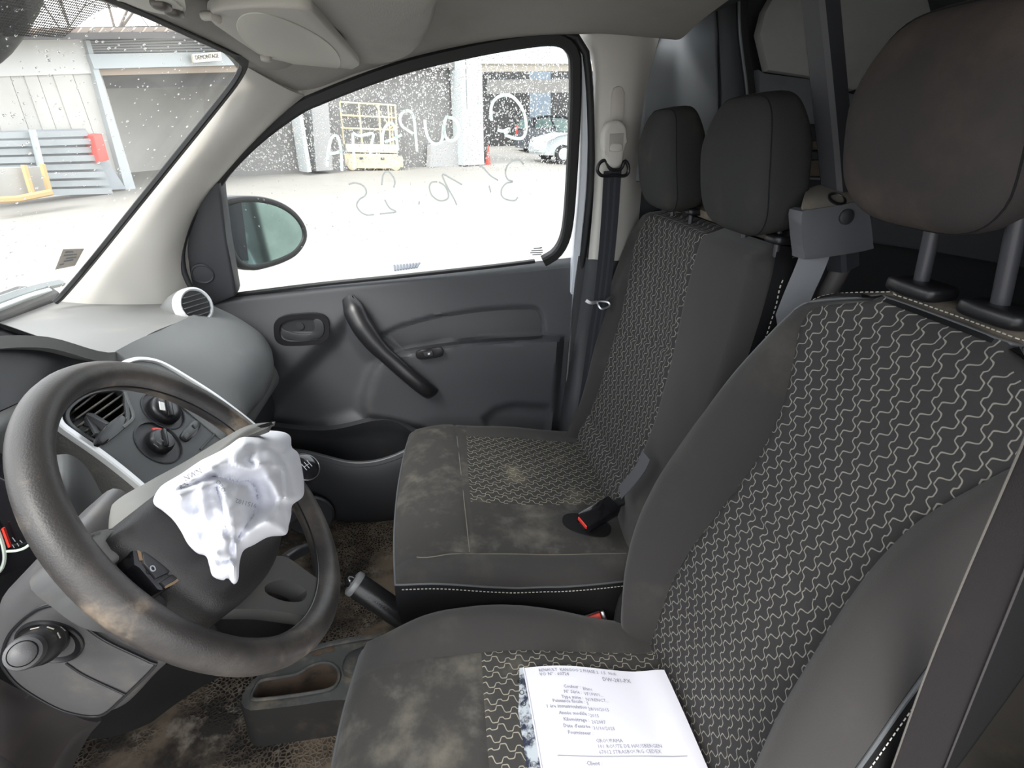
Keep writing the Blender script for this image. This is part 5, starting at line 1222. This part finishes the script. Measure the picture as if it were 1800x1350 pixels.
# ================================================================== BUCKLES
bk = thing('bench_buckle', W(1050, 905, z=.15), 'black buckle with red button lying in the bench cushion', 'seat belt buckle')
bo = [(1013, 916), (1040, 884), (1058, 880), (1078, 884), (1080, 892), (1060, 912), (1036, 930), (1030, 922)]
p0, p1 = W(1024, 921, z=.170), W(1079, 888, z=.190)
d_ = (p1-p0); L0 = d_.length; d_.normalize(); n0 = V(0, -.25, 1); s0 = n0.cross(d_).normalized(); n0 = d_.cross(s0)
box('buckle_body', p0+d_*(L0*.5), (L0, .050, .038), m_gloss, bk, mat4(V(0, 0, 0), d_, s0, n0), .005, 2)
box('red_button', p0-d_*.001+n0*.006, (.004, .036, .012), m_red, bk, mat4(V(0, 0, 0), d_, s0, n0), .001, 1)
box('buckle_slot', p0-d_*.0012-n0*.010, (.003, .022, .004), m_black, bk, mat4(V(0, 0, 0), d_, s0, n0))
sweep('buckle_stem', [p1-d_*.02, p1+d_*.03-n0*.005, p1+d_*.07-n0*.02], rect(.005, .012), m_rubber, bk, n=8, ref=n0)
plate('buckle_recess', [V(p.x, p.y, bc(p.x, p.y, 0, 0, 0).z+.0025) for p in [W(a, b, z=.150) for a, b in loop_px((1032, 917), 44, 18, 10, 36, 2.4)]], V(0, 0, -.006), m_side, bk)
st2 = thing('lap_belt', W(1110, 840, x=.47), 'short grey lap belt end beside the black buckle', 'seat belt')
sweep('webbing', [W(a, b, x=c) for a, b, c in ((1136, 800, .475), (1126, 822, .468), (1108, 846, .458), (1090, 866, .448))], rect(.001, .019, .0004), M('lap_web', (.085, .086, .095), .8), st2, n=16, ref=V(-.85, -.2, .5))
bk2 = thing('driver_buckle', W(1045, 1100, y=.865), "red topped buckle standing between driver's seat and bench", 'seat belt buckle')
q0 = W(1018, 1096, y=.850); q1 = W(1054, 1084, y=.850)
dd = (q1-q0).normalized(); nn = V(0, -.7, .7); ss = nn.cross(dd).normalized(); nn = dd.cross(ss)
box('red_button', (q0+q1)/2, ((q1-q0).length*1.15, .020, .018), m_red, bk2, mat4(V(0, 0, 0), dd, ss, nn), .003, 2)
box('buckle_frame', q1+dd*.010, (.010, .024, .024), m_metal, bk2, mat4(V(0, 0, 0), dd, ss, nn), .003, 2)
box('buckle_body', (q0+q1)/2-nn*.03, ((q1-q0).length*1.2, .024, .04), m_black, bk2, mat4(V(0, 0, 0), dd, ss, nn), .003, 2)
# ================================================================== HANDBRAKE
hbk = thing('handbrake', W(720, 1100, z=-.10), 'black handbrake lever between the seats, angled towards the dashboard', 'handbrake')
h0, h1 = W(616, 1021, z=.055), W(742, 1108, z=-.075)
hd = (h1-h0).normalized(); hl = (h1-h0).length
lathe('grip', [(.024, .012), (.030, .016), (.0315, .03), (.0315, hl*.75), (.030, hl*.84)], h0, hd, M('grip_black', (.012, .012, .013), .3, bump=(300, .2)), hbk, 28)
lathe('grip_collar', [(.0265, .004), (.0325, .008), (.0332, .018), (.0320, .022)], h0, hd, M('collar_grey', (.16, .165, .17), .3), hbk, 28)
lathe('release_button', [(.0005, -.012), (.010, -.011), (.015, -.004), (.0165, .006), (.0165, .02)], h0, hd, m_gloss, hbk, 24)
lathe('grip_ring', [(.0305, hl*.84), (.032, hl*.845), (.032, hl*.87), (.027, hl*.875)], h0, hd, M('ring_pale', (.30, .27, .23), .6), hbk, 24)
lathe('lever', [(.025, hl*.87), (.024, hl*1.25)], h0, hd, m_black, hbk, 20)
# ================================================================== CONSOLE TRAY
TZ = -.10
ct = thing('console_tray', W(520, 1230, z=FZ), 'muddy black floor console tray with an empty bottle hole', 'console')
TO = [(424, 1234), (428, 1218), (446, 1194), (480, 1172), (530, 1145), (580, 1127), (640, 1117), (720, 1108), (790, 1106), (800, 1180), (790, 1250), (700, 1240), (600, 1230), (520, 1240), (446, 1248), (432, 1246)]
HO = [(443, 1229), (450, 1208), (460, 1197), (495, 1191), (524, 1185), (543, 1173), (565, 1166), (585, 1169), (596, 1182), (594, 1200), (580, 1212), (540, 1220), (480, 1228)]
m_tray = M('muddy_plastic', (.045, .047, .046), .6, var=((.14, .122, .095), 14, .46, .7), bump=(120, .3))
m_mud = M('dried_mud', (.085, .058, .040), .95, var=((.035, .028, .022), 20, .45, .7), bump=(60, .8))
tol = spl([W(a, b, z=TZ) for a, b in TO], 70, True); hol = spl([W(a, b, z=TZ) for a, b in HO], 50, True)
fillholes('tray_top', tol, [hol], m_tray, ct, V(0, 0, -.008))
cx = sum((p.x for p in tol))/70; cy = sum((p.y for p in tol))/70
def ring_(L, z, s, c=None):
    c = c or (cx, cy); return [V(c[0]+(p.x-c[0])*s, c[1]+(p.y-c[1])*s, z) for p in L]
vs = ring_(tol, TZ-.001, 1)+ring_(tol, TZ-.012, 1.012)+ring_(tol, TZ-.09, 1.02)+ring_(tol, FZ+.01, 1.03)
obj('tray_wall', vs, grid_faces(4, 70, wrap=True), M('muddy_plastic_dark', (.016, .015, .014), .65, var=((.055, .042, .032), 12, .5, .75)), ct)
hx = (sum(p.x for p in hol)/50, sum(p.y for p in hol)/50)
vs = ring_(hol, TZ-.001, 1, hx)+ring_(hol, TZ-.05, .97, hx)+ring_(hol, TZ-.10, .92, hx)
obj('tray_well', vs, grid_faces(3, 50, wrap=True)+[tuple(range(100, 150))], m_mud, ct)
sweep('tray_lip', [p+V(0, 0, .002) for p in hol], circ(.004, 8), m_tray, ct, closed=True, ref=V(0, 0, 1))
plate('console_lid', spl([W(a, b, z=TZ+.02) for a, b in [(603, 1178), (604, 1160), (612, 1146), (640, 1135), (700, 1128), (700, 1185), (640, 1188)]], 30, True), V(0, 0, -.03), M('lid_dark', (.028, .029, .030), .5, var=((.11, .09, .065), 14, .55, .75)), ct, .006)
sweep('tray_rib', [W(a, b, z=TZ+.002) for a, b in ((520, 1152), (580, 1134), (660, 1121), (760, 1114))], rect(.003, .004), m_tray, ct, n=14, ref=V(0, 0, 1))
for a, b in ((556, 1146), (578, 1140)): plate('tray_recess', spl([W(a+u, b+v, z=TZ+.001) for u, v in ((-8, 6), (-6, -4), (8, -8), (10, 4))], 16, True), V(0, 0, -.003), m_mud, ct)
# ================================================================== DOCUMENT IN PLASTIC SLEEVE
doc = thing('document_sleeve', W(1050, 1280, z=.12), "white printed sheet in a punched plastic sleeve on the driver's cushion", 'document')
DQ = [W(920, 1174, z=.132), W(1166, 1184, z=.124), W(1262, 1400, z=.118), W(960, 1400, z=.130)]
def dq(u, v, lift=0):   # u across (0 left..1 right), v down
    p = DQ[0].lerp(DQ[1], u).lerp(DQ[3].lerp(DQ[2], u), v)
    return p + V(0, 0, .010*math.sin(u*math.pi*1.1)*(1-.4*v)+.012*smooth(.75, 1, u)+.004*math.sin(u*7+v*3)+lift)
solid_grid('sheet', [[dq(u/24, v/20) for u in range(25)] for v in range(21)], m_paper, doc, .001, toward=V(0, .5, 3))
def sq(u, v): return dq(-.085*(1-u), v, .001)
m_slv = M('clear_sleeve', (.42, .46, .50), .15, spec=.8, var=((.03, .035, .06), 14, .48, .54))
solid_grid('sleeve_margin', [[sq(u/6, v/20) for u in range(7)] for v in range(21)], m_slv, doc, .0008, toward=V(0, .5, 3))
for v in (.135, .235, .335, .475, .60, .80):
    c = sq(.5, v); sweep('punch_hole', [c+V(math.cos(t)*.0042, math.sin(t)*.0042, .0012) for t in [i*math.pi/6 for i in range(12)]], circ(.0007, 5), m_web_g if v > .4 else m_black, doc, closed=True, ref=V(0, 0, 1))
sweep('sleeve_seam', [dq(0, v/20, .0018) for v in range(21)], rect(.0005, .0014), M('sleeve_weld', (.62, .60, .66), .4), doc, ref=V(0, 0, 1))
wU = (DQ[1]-DQ[0]).length; wV = (DQ[3]-DQ[0]).length
m_doc_ink = M('grey_print', (.24, .24, .29), .8)
def doc_text(s, u, v, size, bold=False):
    cu = bpy.data.curves.new('t', 'FONT'); cu.body = s; cu.size = size; cu.resolution_u = 1
    if bold: cu.offset = size*.012
    t = bpy.data.objects.new('tmp', cu); COL.objects.link(t); dg = bpy.context.evaluated_depsgraph_get(); me = bpy.data.meshes.new_from_object(t.evaluated_get(dg)); bpy.data.objects.remove(t)
    for q in me.vertices: q.co = dq(u+q.co.x/wU, v-q.co.y/wV, .0016)
    me.materials.clear(); me.name = 'printed_line'; return fin('printed_line', me, m_doc_ink, doc)
for s, u, v, z in (('RENAULT  KANGOO 2 PHASE 2  1.5  90ch', .10, .055, .0085), ('VO N\u00b0 : 60724', .10, .095, .0095), ('DW-281-PX', .535, .118, .0110)): doc_text(s, u, v, z, True)
F1 = [('Couleur :', .245, .205, 'Blanc'), ('N\u00b0 S\u00e9rie :', .240, .250, 'VF1FW1...'), ('Type mine :', .215, .296, 'N1RENCT...'), ('Puissance fiscale :', .150, .330, '5'), ('1 \u00e8re immatriculation :', .100, .375, '28/10/2015'), ('Ann\u00e9e mod\u00e8le :', .175, .428, '2015'), ('Kilom\u00e9trage :', .195, .478, '262087'), ("Date d'entr\u00e9e :", .185, .528, '31/10/2025'), ('Fournisseur :', .205, .578, '')]
for s, u, v, val in F1:
    doc_text(s, u, v, .0088, True)
    if val: doc_text(val, .375, v+.012, .0088)
for k, s in enumerate(('GROUPAMA', '101 ROUTE DE HAUSBERGEN', '67012 STRASBOURG CEDEX')): doc_text(s, .37, .635+k*.042, .0088)
sweep('ruled_line', [dq(.11+.79*i/10, .735+.012*i/10, .0016) for i in range(11)], rect(.0003, .0006), m_ink_l, doc, ref=V(0, 0, 1))
doc_text('Client :', .275, .80, .0095, True)
# ================================================================== DOOR MIRROR
mir = thing('door_mirror', WP(470, 420, GL, .05), 'oval black door mirror with greenish wet glass outside the passenger window', 'mirror')
MO = [(384, 372), (388, 356), (402, 349), (430, 346), (462, 348), (494, 358), (520, 376), (536, 400), (537, 422), (522, 445), (498, 459), (468, 469), (440, 474), (418, 466), (404, 444), (392, 408)]
MN = V(.80, -.60, .06).normalized(); MP = (W(462, 410, y=1.90), MN)
def mp(L, off=0): return [WP(a, b, MP, off) for a, b in L]
mo = spl(mp(MO), 60, True); mc = sum(mo, V(0, 0, 0))/60
pillow('mirror_housing', [mc+(p-mc)*1.03-MN*.006 for p in mo], MN*-.09, .012, M('mirror_shell_dark', (.008, .009, .010), .4), mir, 4)
m_mglass = M('mirror_glass', (.26, .37, .345), .05, 1.0, var=((.20, .29, .27), 9, .4, .7))
plate('mirror_pane', [mc+(p-mc)*.90+MN*.004 for p in mo], MN*-.004, m_mglass, mir)
plate('van_side_reflection', mp([(396, 374), (400, 362), (424, 356), (430, 400), (437, 458), (426, 458), (412, 440), (402, 408)], .006), MN*-.003, M('mirror_dark_zone', (.05, .058, .062), .15, .6), mir)  # dark plate painted in for the van's side reflected in the glass
sweep('mirror_gasket', [mc+(p-mc)*.94+MN*.004 for p in mo], circ(.007, 8, .010), M('gasket_black', (.004, .004, .005), .5), mir, closed=True, ref=MN)
MY = 1.90
tube('mirror_arm', [W(400, 440, y=MY+.02), W(395, 480, y=1.86), W(385, 500, y=1.78)], .025, m_black, mir, 10, n=6)
# ================================================================== THE YARD OUTSIDE
def gz(y): return -.55 + .04*max(0, y-3)
def GR(px, py):
    d = ray(px, py)                       # y where the ray meets the gently rising yard
    t = (CAM.z+.55+.12)/(.04*d.y-d.z); p = CAM+d*t
    if p.y < 3: p = W(px, py, z=-.55)
    return p
m_ground = M('wet_concrete', (.255, .243, .221), .7, var=((.275, .263, .24), .35, .4, .7), var2=((.22, .21, .19), 2.0, .55, .8), bump=(20, .2))
g = []
for y in (-60, -8, 0, 3, 8, 16, 30, 60, 140): g.append([V(x, y, gz(y)) for x in (-90, -30, -10, 0, 10, 30, 90)])
gr = obj('ground', [p for r in g for p in r], grid_faces(9, 7), m_ground); struct(gr, 'pale wet concrete yard')
gp_ = [(688, 468), (700, 462), (740, 463), (736, 471), (693, 476)]
dr_ = thing('drain_grate', GR(712, 468), 'small dark drain grate set in the pale yard', 'drain')
pq = [GR(a, b)+V(0, 0, .004) for a, b in ((690, 468), (742, 463), (736, 471), (692, 477))]
plate('grate_frame', pq, V(0, 0, -.02), M('grate_grey', (.30, .31, .33), .6), dr_)
for k in range(9):
    a, b = pq[0].lerp(pq[1], (k+.6)/9.5), pq[3].lerp(pq[2], (k+.6)/9.5); sweep('grate_bar', [a+V(0, 0, .004), b+V(0, 0, .004)], rect(.008, .012), M('grate_bar', (.09, .10, .12), .6) if 'grate_bar' not in bpy.data.materials else bpy.data.materials['grate_bar'], dr_, ref=V(0, 0, 1))
def vplane(p, q):
    d = (q-p); d.z = 0; n = V(-d.y, d.x, 0).normalized()
    if n.dot(CAM-p) < 0: n = -n
    return (p, n)
LB = vplane(GR(60, 352), GR(228, 331)); RB = vplane(GR(420, 313), GR(990, 282))
m_clad = M('cream_cladding', (.50, .49, .46), .7, var=((.44, .43, .405), .8, .45, .7))
m_clad2 = M('white_cladding', (.58, .58, .56), .7)
m_gsteel = M('grey_steel', (.32, .345, .355), .6, var=((.26, .285, .295), 1.2, .45, .7))
m_bluegrey = M('pale_blue_steel', (.42, .455, .465), .6)
m_brown = M('brown_fascia', (.27, .215, .16), .7)
m_tile = M('roof_sheet', (.27, .22, .185), .8)
m_gut = M('gutter_dark', (.07, .065, .065), .6)
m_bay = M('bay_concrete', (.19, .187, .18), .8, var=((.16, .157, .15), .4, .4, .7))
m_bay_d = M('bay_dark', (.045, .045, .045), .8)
lb = thing('left_workshop', GR(60, 352), 'cream clad workshop with open bay seen through the windscreen', 'building')
def wq(pl, name, L, mat, parent, off=0, ext=.15): return plate(name, [WP(a, b, pl, off) for a, b in L], pl[1]*-ext, mat, parent)
wq(LB, 'upper_wall', [(-160, 64), (148, 58), (162, 129), (-160, 140)], m_clad2, lb, .05)
wq(LB, 'lintel_back', [(148, 58), (460, 50), (460, 124), (166, 130)], m_gsteel, lb, -.12, .1)
# vertical cladding sheets
xs_ = [-160, -90, -30, 18, 42, 66, 93, 128, 163]
for a, b in zip(xs_, xs_[1:]):
    k0, k1 = a+.36*85, b+.36*85
    wq(LB, 'cladding_sheet', [(a, 134+(.03*-a)), (b-1, 134-.03*b), (b-1+72, 340-.05*b), (a+72, 340-.05*a)], m_clad, lb, .0 if (xs_.index(a) % 2) else .02)
wq(LB, 'corner_post', [(150, 71), (158, 71), (240, 336), (222, 338)], m_bluegrey, lb, .12, .2)
for k in range(26):
    a = -150+k*19
    wq(LB, 'roof_sheet', [(a, 60), (a+10, 50-.01*a), (a+25, 50-.01*a), (a+16, 60)], m_tile, lb, .5+.05*(k % 2), .5)
wq(LB, 'roof_deck', [(-160, 62), (-150, 53), (440, 42), (440, 56)], m_gut, lb, .3, .6)
wq(LB, 'gutter', [(-160, 72), (-160, 60), (440, 54), (440, 66)], m_gut, lb, .6, .3)
for k in range(5): wq(LB, 'lintel_rib', [(150, 73+k*4.2), (440, 62+k*5.6), (440, 66+k*5.6), (151, 76+k*4.2)], M('rib_grey%d' % k, (.31, .315, .31), .7), lb, .0+.03*(k % 2))
wq(LB, 'fascia', [(156, 95), (440, 90), (440, 114), (166, 121)], m_bluegrey, lb, .15, .2)
wq(LB, 'brown_lintel', [(166, 122), (440, 114), (440, 126), (170, 133)], m_brown, lb, .05, .3)
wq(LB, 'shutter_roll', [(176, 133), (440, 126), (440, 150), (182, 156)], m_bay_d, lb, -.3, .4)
m_bay_l = M('bay_pale', (.62, .61, .58), .8, var=((.54, .53, .50), .4, .4, .7))
q0, q1, q2, q3 = [WP(a, b, LB, -.05) for a, b in ((178, 128), (470, 110), (470, 300), (240, 336))]
dn = LB[1]*-2.2
obj('bay_interior', [q0, q1, q2, q3, q0+dn, q1+dn, q2+dn, q3+dn], [(4, 5, 6, 7), (0, 1, 5, 4), (0, 3, 7, 4), (1, 2, 6, 5), (3, 2, 6, 7)], m_bay_l, lb)
sg = [WP(a, b, LB, .32) for a, b in ((338, 95), (388, 91), (390, 106), (341, 110))]
sgn = thing('workshop_sign', sg[0], 'small cream sign with dark lettering on the workshop fascia', 'sign')
plate('sign_board', sg, LB[1]*-.05, M('sign_cream', (.82, .76, .62), .6), sgn)
sx_ = (sg[1]-sg[0]).normalized(); sy_ = LB[1].cross(sx_); sy_ = sy_ if sy_.z > 0 else -sy_
text_mesh('sign_lettering', 'DEMONTAGE', (sg[1]-sg[0]).length*.135, m_ink, sgn, mat4(sg[0].lerp(sg[3], .68)+(sg[1]-sg[0])*.07+LB[1]*.01, sx_, sy_, LB[1]), .002)
# grey slatted gate panels, red cabinet, crate with orange posts
gt = thing('slatted_gate', WP(80, 345, LB, .9), 'grey slatted steel gate leaning against the cream workshop wall', 'gate')
for k in range(8):
    y0 = 232+k*14.5
    wq(LB, 'slat', [(-120, y0+4), (62+k*3.0, y0-.5), (64+k*3.0, y0+10), (-120, y0+15)], m_gsteel, gt, .35+.04*(k % 2), .05)
    wq(LB, 'slat', [(64+k*3.0, y0-.5), (152+k*6.2, y0-3), (156+k*6.2, y0+7), (66+k*3.0, y0+10)], m_gsteel, gt, .35+.04*(k % 2), .05)
wq(LB, 'gate_post', [(57, 228), (63, 228), (90, 340), (83, 341)], m_bluegrey, gt, .5, .1)
wq(LB, 'gate_sheet', [(-120, 234), (150, 226), (222, 332), (-120, 356)], M('gate_back', (.30, .33, .35), .7), gt, .2, .05)
rc = plate('fire_cabinet', [WP(a, b, LB, .5) for a, b in ((164, 238), (180, 235), (193, 281), (176, 286))], LB[1]*-.25, M('red_cabinet', (.72, .10, .08), .4), None, .02); tag(rc, 'red cabinet on the workshop corner beside the slatted gate', 'cabinet')
cr = thing('stillage_crate', GR(40, 356), 'metal stillage crate with orange posts by the slatted gate', 'crate')
for a, b, c, d in ((42, 290, 58, 345), (74, 288, 88, 340), (-20, 300, -14, 352)): tube('corner_post', [WP(a, b, LB, 1.2), WP(c, d, LB, 1.2)], .045, M('faded_orange', (.52, .33, .15), .6) if 'faded_orange' not in bpy.data.materials else bpy.data.materials['faded_orange'], cr, 6)
wq(LB, 'crate_side', [(-40, 296), (46, 294), (58, 342), (-40, 350)], M('crate_steel', (.36, .36, .34), .7), cr, 1.1, .06)
wq(LB, 'crate_side', [(48, 294), (76, 292), (88, 336), (60, 342)], bpy.data.materials['crate_steel'], cr, 1.05, .06)
tube('crate_rail', [WP(-40, 353, LB, 1.25), WP(30, 350, LB, 1.25), WP(90, 338, LB, 1.25)], .05, bpy.data.materials['faded_orange'], cr, 6)
# ---- right hand workshop
rb = thing('right_workshop', GR(700, 298), 'grey open fronted workshop seen through the passenger window', 'building')
wq(RB, 'bay_wall', [(384, 330), (384, 200), (470, 165), (560, 110), (640, 0), (822, 0), (822, 292), (700, 298), (545, 305)], m_bay, rb, -.3, .2)
wq(RB, 'cladding', [(640, 40), (822, 40), (822, 118), (640, 124)], m_bay, rb, .05, .2)
def colm(L, mat=m_bluegrey, off=.3, ext=.5): wq(RB, 'column', L, mat, rb, off, ext)
colm([(518, 150), (524, 150), (548, 302), (541, 303)])
colm([(545, 150), (575, 150), (585, 299), (556, 301)], M('column_grey', (.33, .33, .325), .7), .1, .4)
colm([(806, 60), (816, 60), (824, 290), (816, 291)]); colm([(818, 60), (846, 60), (851, 289), (824, 291)], M('column_white', (.50, .50, .50), .7), .15, .6)
wq(RB, 'lit_wall', [(758, 255), (815, 240), (818, 292), (756, 294)], M('lit_block', (.36, .36, .36), .8), rb, .0, .2)  # wall section in a paler grey that stands for light on it
wq(RB, 'top_beam', [(846, 40), (1120, 40), (1120, 112), (846, 112)], m_bluegrey, rb, .2, .4)
wq(RB, 'beige_lintel', [(846, 112), (1120, 110), (1120, 124), (846, 126)], M('beige_lintel', (.38, .34, .28), .7), rb, .1, .4)
wq(RB, 'hanging_panel', [(850, 140), (1120, 138), (1120, 160), (850, 165)], M('hanging_grey', (.26, .25, .235), .7), rb, -2.5, .2)
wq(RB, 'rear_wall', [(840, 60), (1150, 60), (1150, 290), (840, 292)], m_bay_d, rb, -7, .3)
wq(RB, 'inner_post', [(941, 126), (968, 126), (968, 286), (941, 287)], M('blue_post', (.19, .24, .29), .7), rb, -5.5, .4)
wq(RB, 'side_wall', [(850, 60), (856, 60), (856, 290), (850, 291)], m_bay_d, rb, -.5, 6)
# ---- trees behind the roof
def bare_tree(px, py, y, h, label):
    t = thing('bare_tree', V(W(px, py, y=y).x, y, gz(y)), label, 'tree', 'bare trees behind the workshop roof')
    base = W(px, py, y=y); base.z = 2.0; vs = []; segs = []
    random.seed(int(px))
    def br(p, d, l, r, k):
        q = p+d*l; segs.append((p, q, r))
        if k == 0: return
        for _ in range(3):
            nd = (d+V(random.uniform(-.9, .9), random.uniform(-.5, .5), random.uniform(-.1, .6))).normalized(); br(q if random.random() < .7 else p.lerp(q, .7), nd, l*.68, r*.62, k-1)
    br(base, V(0, 0, 1), h*.32, .11, 6)
    fs = []; vv = []
    for p, q, r in segs:
        d = (q-p).normalized(); u = d.cross(V(.3, .9, .1)).normalized(); w = d.cross(u); o_ = len(vv)
        for s, rad in ((p, r), (q, r*.65)):
            for k in range(3): vv.append(s+(u*math.cos(k*2.094)+w*math.sin(k*2.094))*rad)
        fs += [(o_+k, o_+(k+1) % 3, o_+3+(k+1) % 3, o_+3+k) for k in range(3)]
    obj('branches', vv, fs, M('bark%d' % int(px), (.17, .145, .125), .9), t)
for px, py, y, h, lb_ in ((40, 70, 24, 8, 'bare tree behind the roof, leftmost in the windscreen'), (130, 70, 36, 10, 'bare tree behind the roof, left of the middle one'), (205, 65, 27, 7, 'bare tree behind the roof above the workshop corner'), (270, 60, 38, 8, 'bare tree behind the roof, rightmost in the windscreen')): bare_tree(px, py, y, h, lb_)
random.seed(11)
# ---- scissor lift
SLp = GR(652, 298); sx = V(-RB[1].y, RB[1].x, 0); sx = sx if sx.x > 0 else -sx; syy = RB[1]; sz = V(0, 0, 1)
sx = (sx*.55+V(CR.x, CR.y, 0).normalized()*.45).normalized(); syy = V(-sx.y, sx.x, 0); syy = syy if syy.dot(CAM-SLp) > 0 else -syy
k_ = (SLp-CAM).dot(FW)/F     # metres per photo pixel at the lift
lift = thing('scissor_lift', SLp, 'pale yellow scissor lift parked in front of the grey workshop', 'scissor lift')
m_lift = M('lift_cream', (.58, .50, .33), .6); m_lift2 = M('lift_pale', (.62, .59, .49), .6)
Ml = lambda x, y, z: SLp+sx*(x*k_)+syy*(y*k_)+sz*(z*k_*1.10)
def lbox(name, x, y, z, a, b, c, mat, bev=.02): return box(name, Ml(x, y, z), (a*k_, b*k_, c*k_*1.10), mat, lift, mat4(V(0, 0, 0), sx, syy, sz), bev, 1)
lbox('chassis', 0, 0, 15, 92, 34, 17, m_lift); lbox('deck', 2, 0, 31, 88, 34, 12, m_lift2); lbox('end_plate', 50, 0, 12, 8, 34, 16, m_lift); lbox('bumper', 2, 18, 5, 62, 4, 5, m_lift)
for x in (-34, 40):
    for y in (17, -17): lathe('wheel', [(7.5*k_, -3*k_), (8.5*k_, -2*k_), (8.5*k_, 2*k_), (6*k_, 3*k_), (2*k_, 3*k_)], Ml(x, y, 7.5), syy, m_lift, lift, 20)
for x, y, c in ((-18, 18, 6), (18, 18, 6)): lbox('vent_plate', x, y, 17, c, 1.5, 3, m_gut, .005)
for y in (16, -16):
    for z in (58, 75, 92) if y > 0 else (62, 80, 92): tube('guard_rail', [Ml(-44, y, z), Ml(46, y, z)], 1.5*k_, m_lift, lift, 6)
    for x in (-44, -14, 18, 34, 46): tube('guard_post', [Ml(x, y, 36), Ml(x, y, 92)], 1.6*k_, m_lift, lift, 6)
for x in (-44, 46): 
    for z in (62, 92): tube('guard_rail', [Ml(x, 16, z), Ml(x, -16, z)], 1.5*k_, m_lift, lift, 6)
tube('brace', [Ml(14, 16, 90), Ml(36, 16, 60)], 1.2*k_, m_lift, lift, 6)
# ---- cars
def car(name, p, fwd, s, body, label, glassm):
    t = thing(name, p, label, 'car'); fx = fwd.normalized(); fy = V(-fx.y, fx.x, 0); fy = fy if fy.dot(CAM-p) > 0 else -fy
    Q = lambda x, y, z: p+fx*(x*s)+fy*(y*s)+V(0, 0, z*s)
    # side outline (x forward, z up)
    O = [(-1.95, .25), (-2.0, .75), (-1.95, 1.0), (-1.75, 1.45), (-1.1, 1.56), (-.2, 1.55), (.3, 1.45), (1.0, 1.02), (1.55, .90), (1.95, .72), (2.02, .45), (1.98, .25)]
    n = len(O); L = []
    secs = ((-.80, 1.0), (-.84, .985), (.84, .985), (.80, 1.0))
    rings = []
    for y, sc in ((-.72, .94), (-.83, 1.0), (.83, 1.0), (.72, .94)):
        r = []
        for x, z in O:
            inn = .12 if z > 1.05 else 0
            r.append(Q(x*sc, math.copysign(abs(y)-inn, y), .25+(z-.25)*sc))
        rings.append(r)
    vs = [q for r in rings for q in r]; f = grid_faces(4, n, wrap=True); f.append(tuple(range(n))); f.append(tuple(3*n+i for i in range(n)))
    obj('body', vs, f, body, t, 50)
    for sgn_ in (1, -1):
        yy = sgn_*.735
        for L in ([(-1.62, 1.08), (-1.52, 1.40), (-.95, 1.46), (-.75, 1.08)], [(-.65, 1.08), (-.85, 1.46), (-.2, 1.45), (.0, 1.08)], [(.08, 1.08), (-.08, 1.43), (.22, 1.38), (.72, 1.08)]):
            plate('side_window', [Q(x, yy, z) for x, z in L], fy*(-.02*s*sgn_), glassm, t)
        for x in (-1.28, 1.28):
            lathe('wheel', [(.20*s, .0), (.30*s, .0), (.31*s, -.04*s), (.31*s, -.20*s)], Q(x, sgn_*.86, .31), fy*sgn_, m_rubber, t, 24)
            lathe('wheel_disc', [(.21*s, .005*s), (.19*s, .02*s), (.03*s, .015*s)], Q(x, sgn_*.86, .31), fy*sgn_, m_bluegrey, t, 20)
    plate('windscreen', [Q(.36, -.62, 1.42), Q(.36, .62, 1.42), Q(1.0, .68, 1.05), Q(1.0, -.68, 1.05)], V(0, 0, .015*s), glassm, t)
    plate('rear_screen', [Q(-1.82, -.6, 1.38), Q(-1.82, .6, 1.38), Q(-1.98, .66, 1.02), Q(-1.98, -.66, 1.02)], fx*(-.02*s), glassm, t)
    for y in (-.6, .6):
        blob('headlamp', Q(1.86, y, .74), (.12*s, .16*s, .09*s), m_clad2, t, 3, 4)
        blob('tail_lamp', Q(-1.97, y, .95), (.05*s, .12*s, .2*s), m_red, t, 3, 4)
        blob('door_mirror', Q(.55, y*1.5, 1.08), (.08*s, .09*s, .07*s), body, t, 3, 4)
    box('bumper', Q(1.98, 0, .42), (.08*s, 1.5*s, .22*s), body, t, mat4(V(0, 0, 0), fx, fy, V(0, 0, 1)), .02, 1)
    box('number_plate', Q(2.03, 0, .45), (.01*s, .5*s, .1*s), m_clad2, t, mat4(V(0, 0, 0), fx, fy, V(0, 0, 1)))
    return t
m_cg = M('car_glass', (.10, .16, .15), .1)
cp_ = GR(985, 284); kk_ = (cp_-CAM).dot(FW)/F
right_h = V(CR.x, CR.y, 0).normalized()
car('parked_car', cp_+right_h*(.9)*1.0, -right_h*.93-V(FW.x, FW.y, 0).normalized()*.35, 1.0, M('silver_car_paint', (.46, .51, .53), .3), 'silver blue hatchback parked in front of the dark bay', m_cg)
c2 = GR(960, 277)+V(FW.x, FW.y, 0).normalized()*3.5
car('parked_car', c2+right_h*.9, right_h*.95+V(FW.x, FW.y, 0).normalized()*.3, 1.06, M('dark_car_paint', (.06, .07, .085), .25), 'dark estate car with red tail lamp behind the silver hatchback', m_cg)
cn = GR(858, 289); kc_ = (cn-CAM).dot(FW)/F
cone = lathe('traffic_cone', [(6*kc_, 0), (6*kc_, 1.5*kc_), (4.4*kc_, 1.6*kc_), (1.2*kc_, 30*kc_), (.2*kc_, 31*kc_)], cn, (0, 0, 1), M('cone_red', (.80, .08, .05), .5), None, 16); tag(cone, 'red traffic cone at the foot of the white workshop column', 'cone')
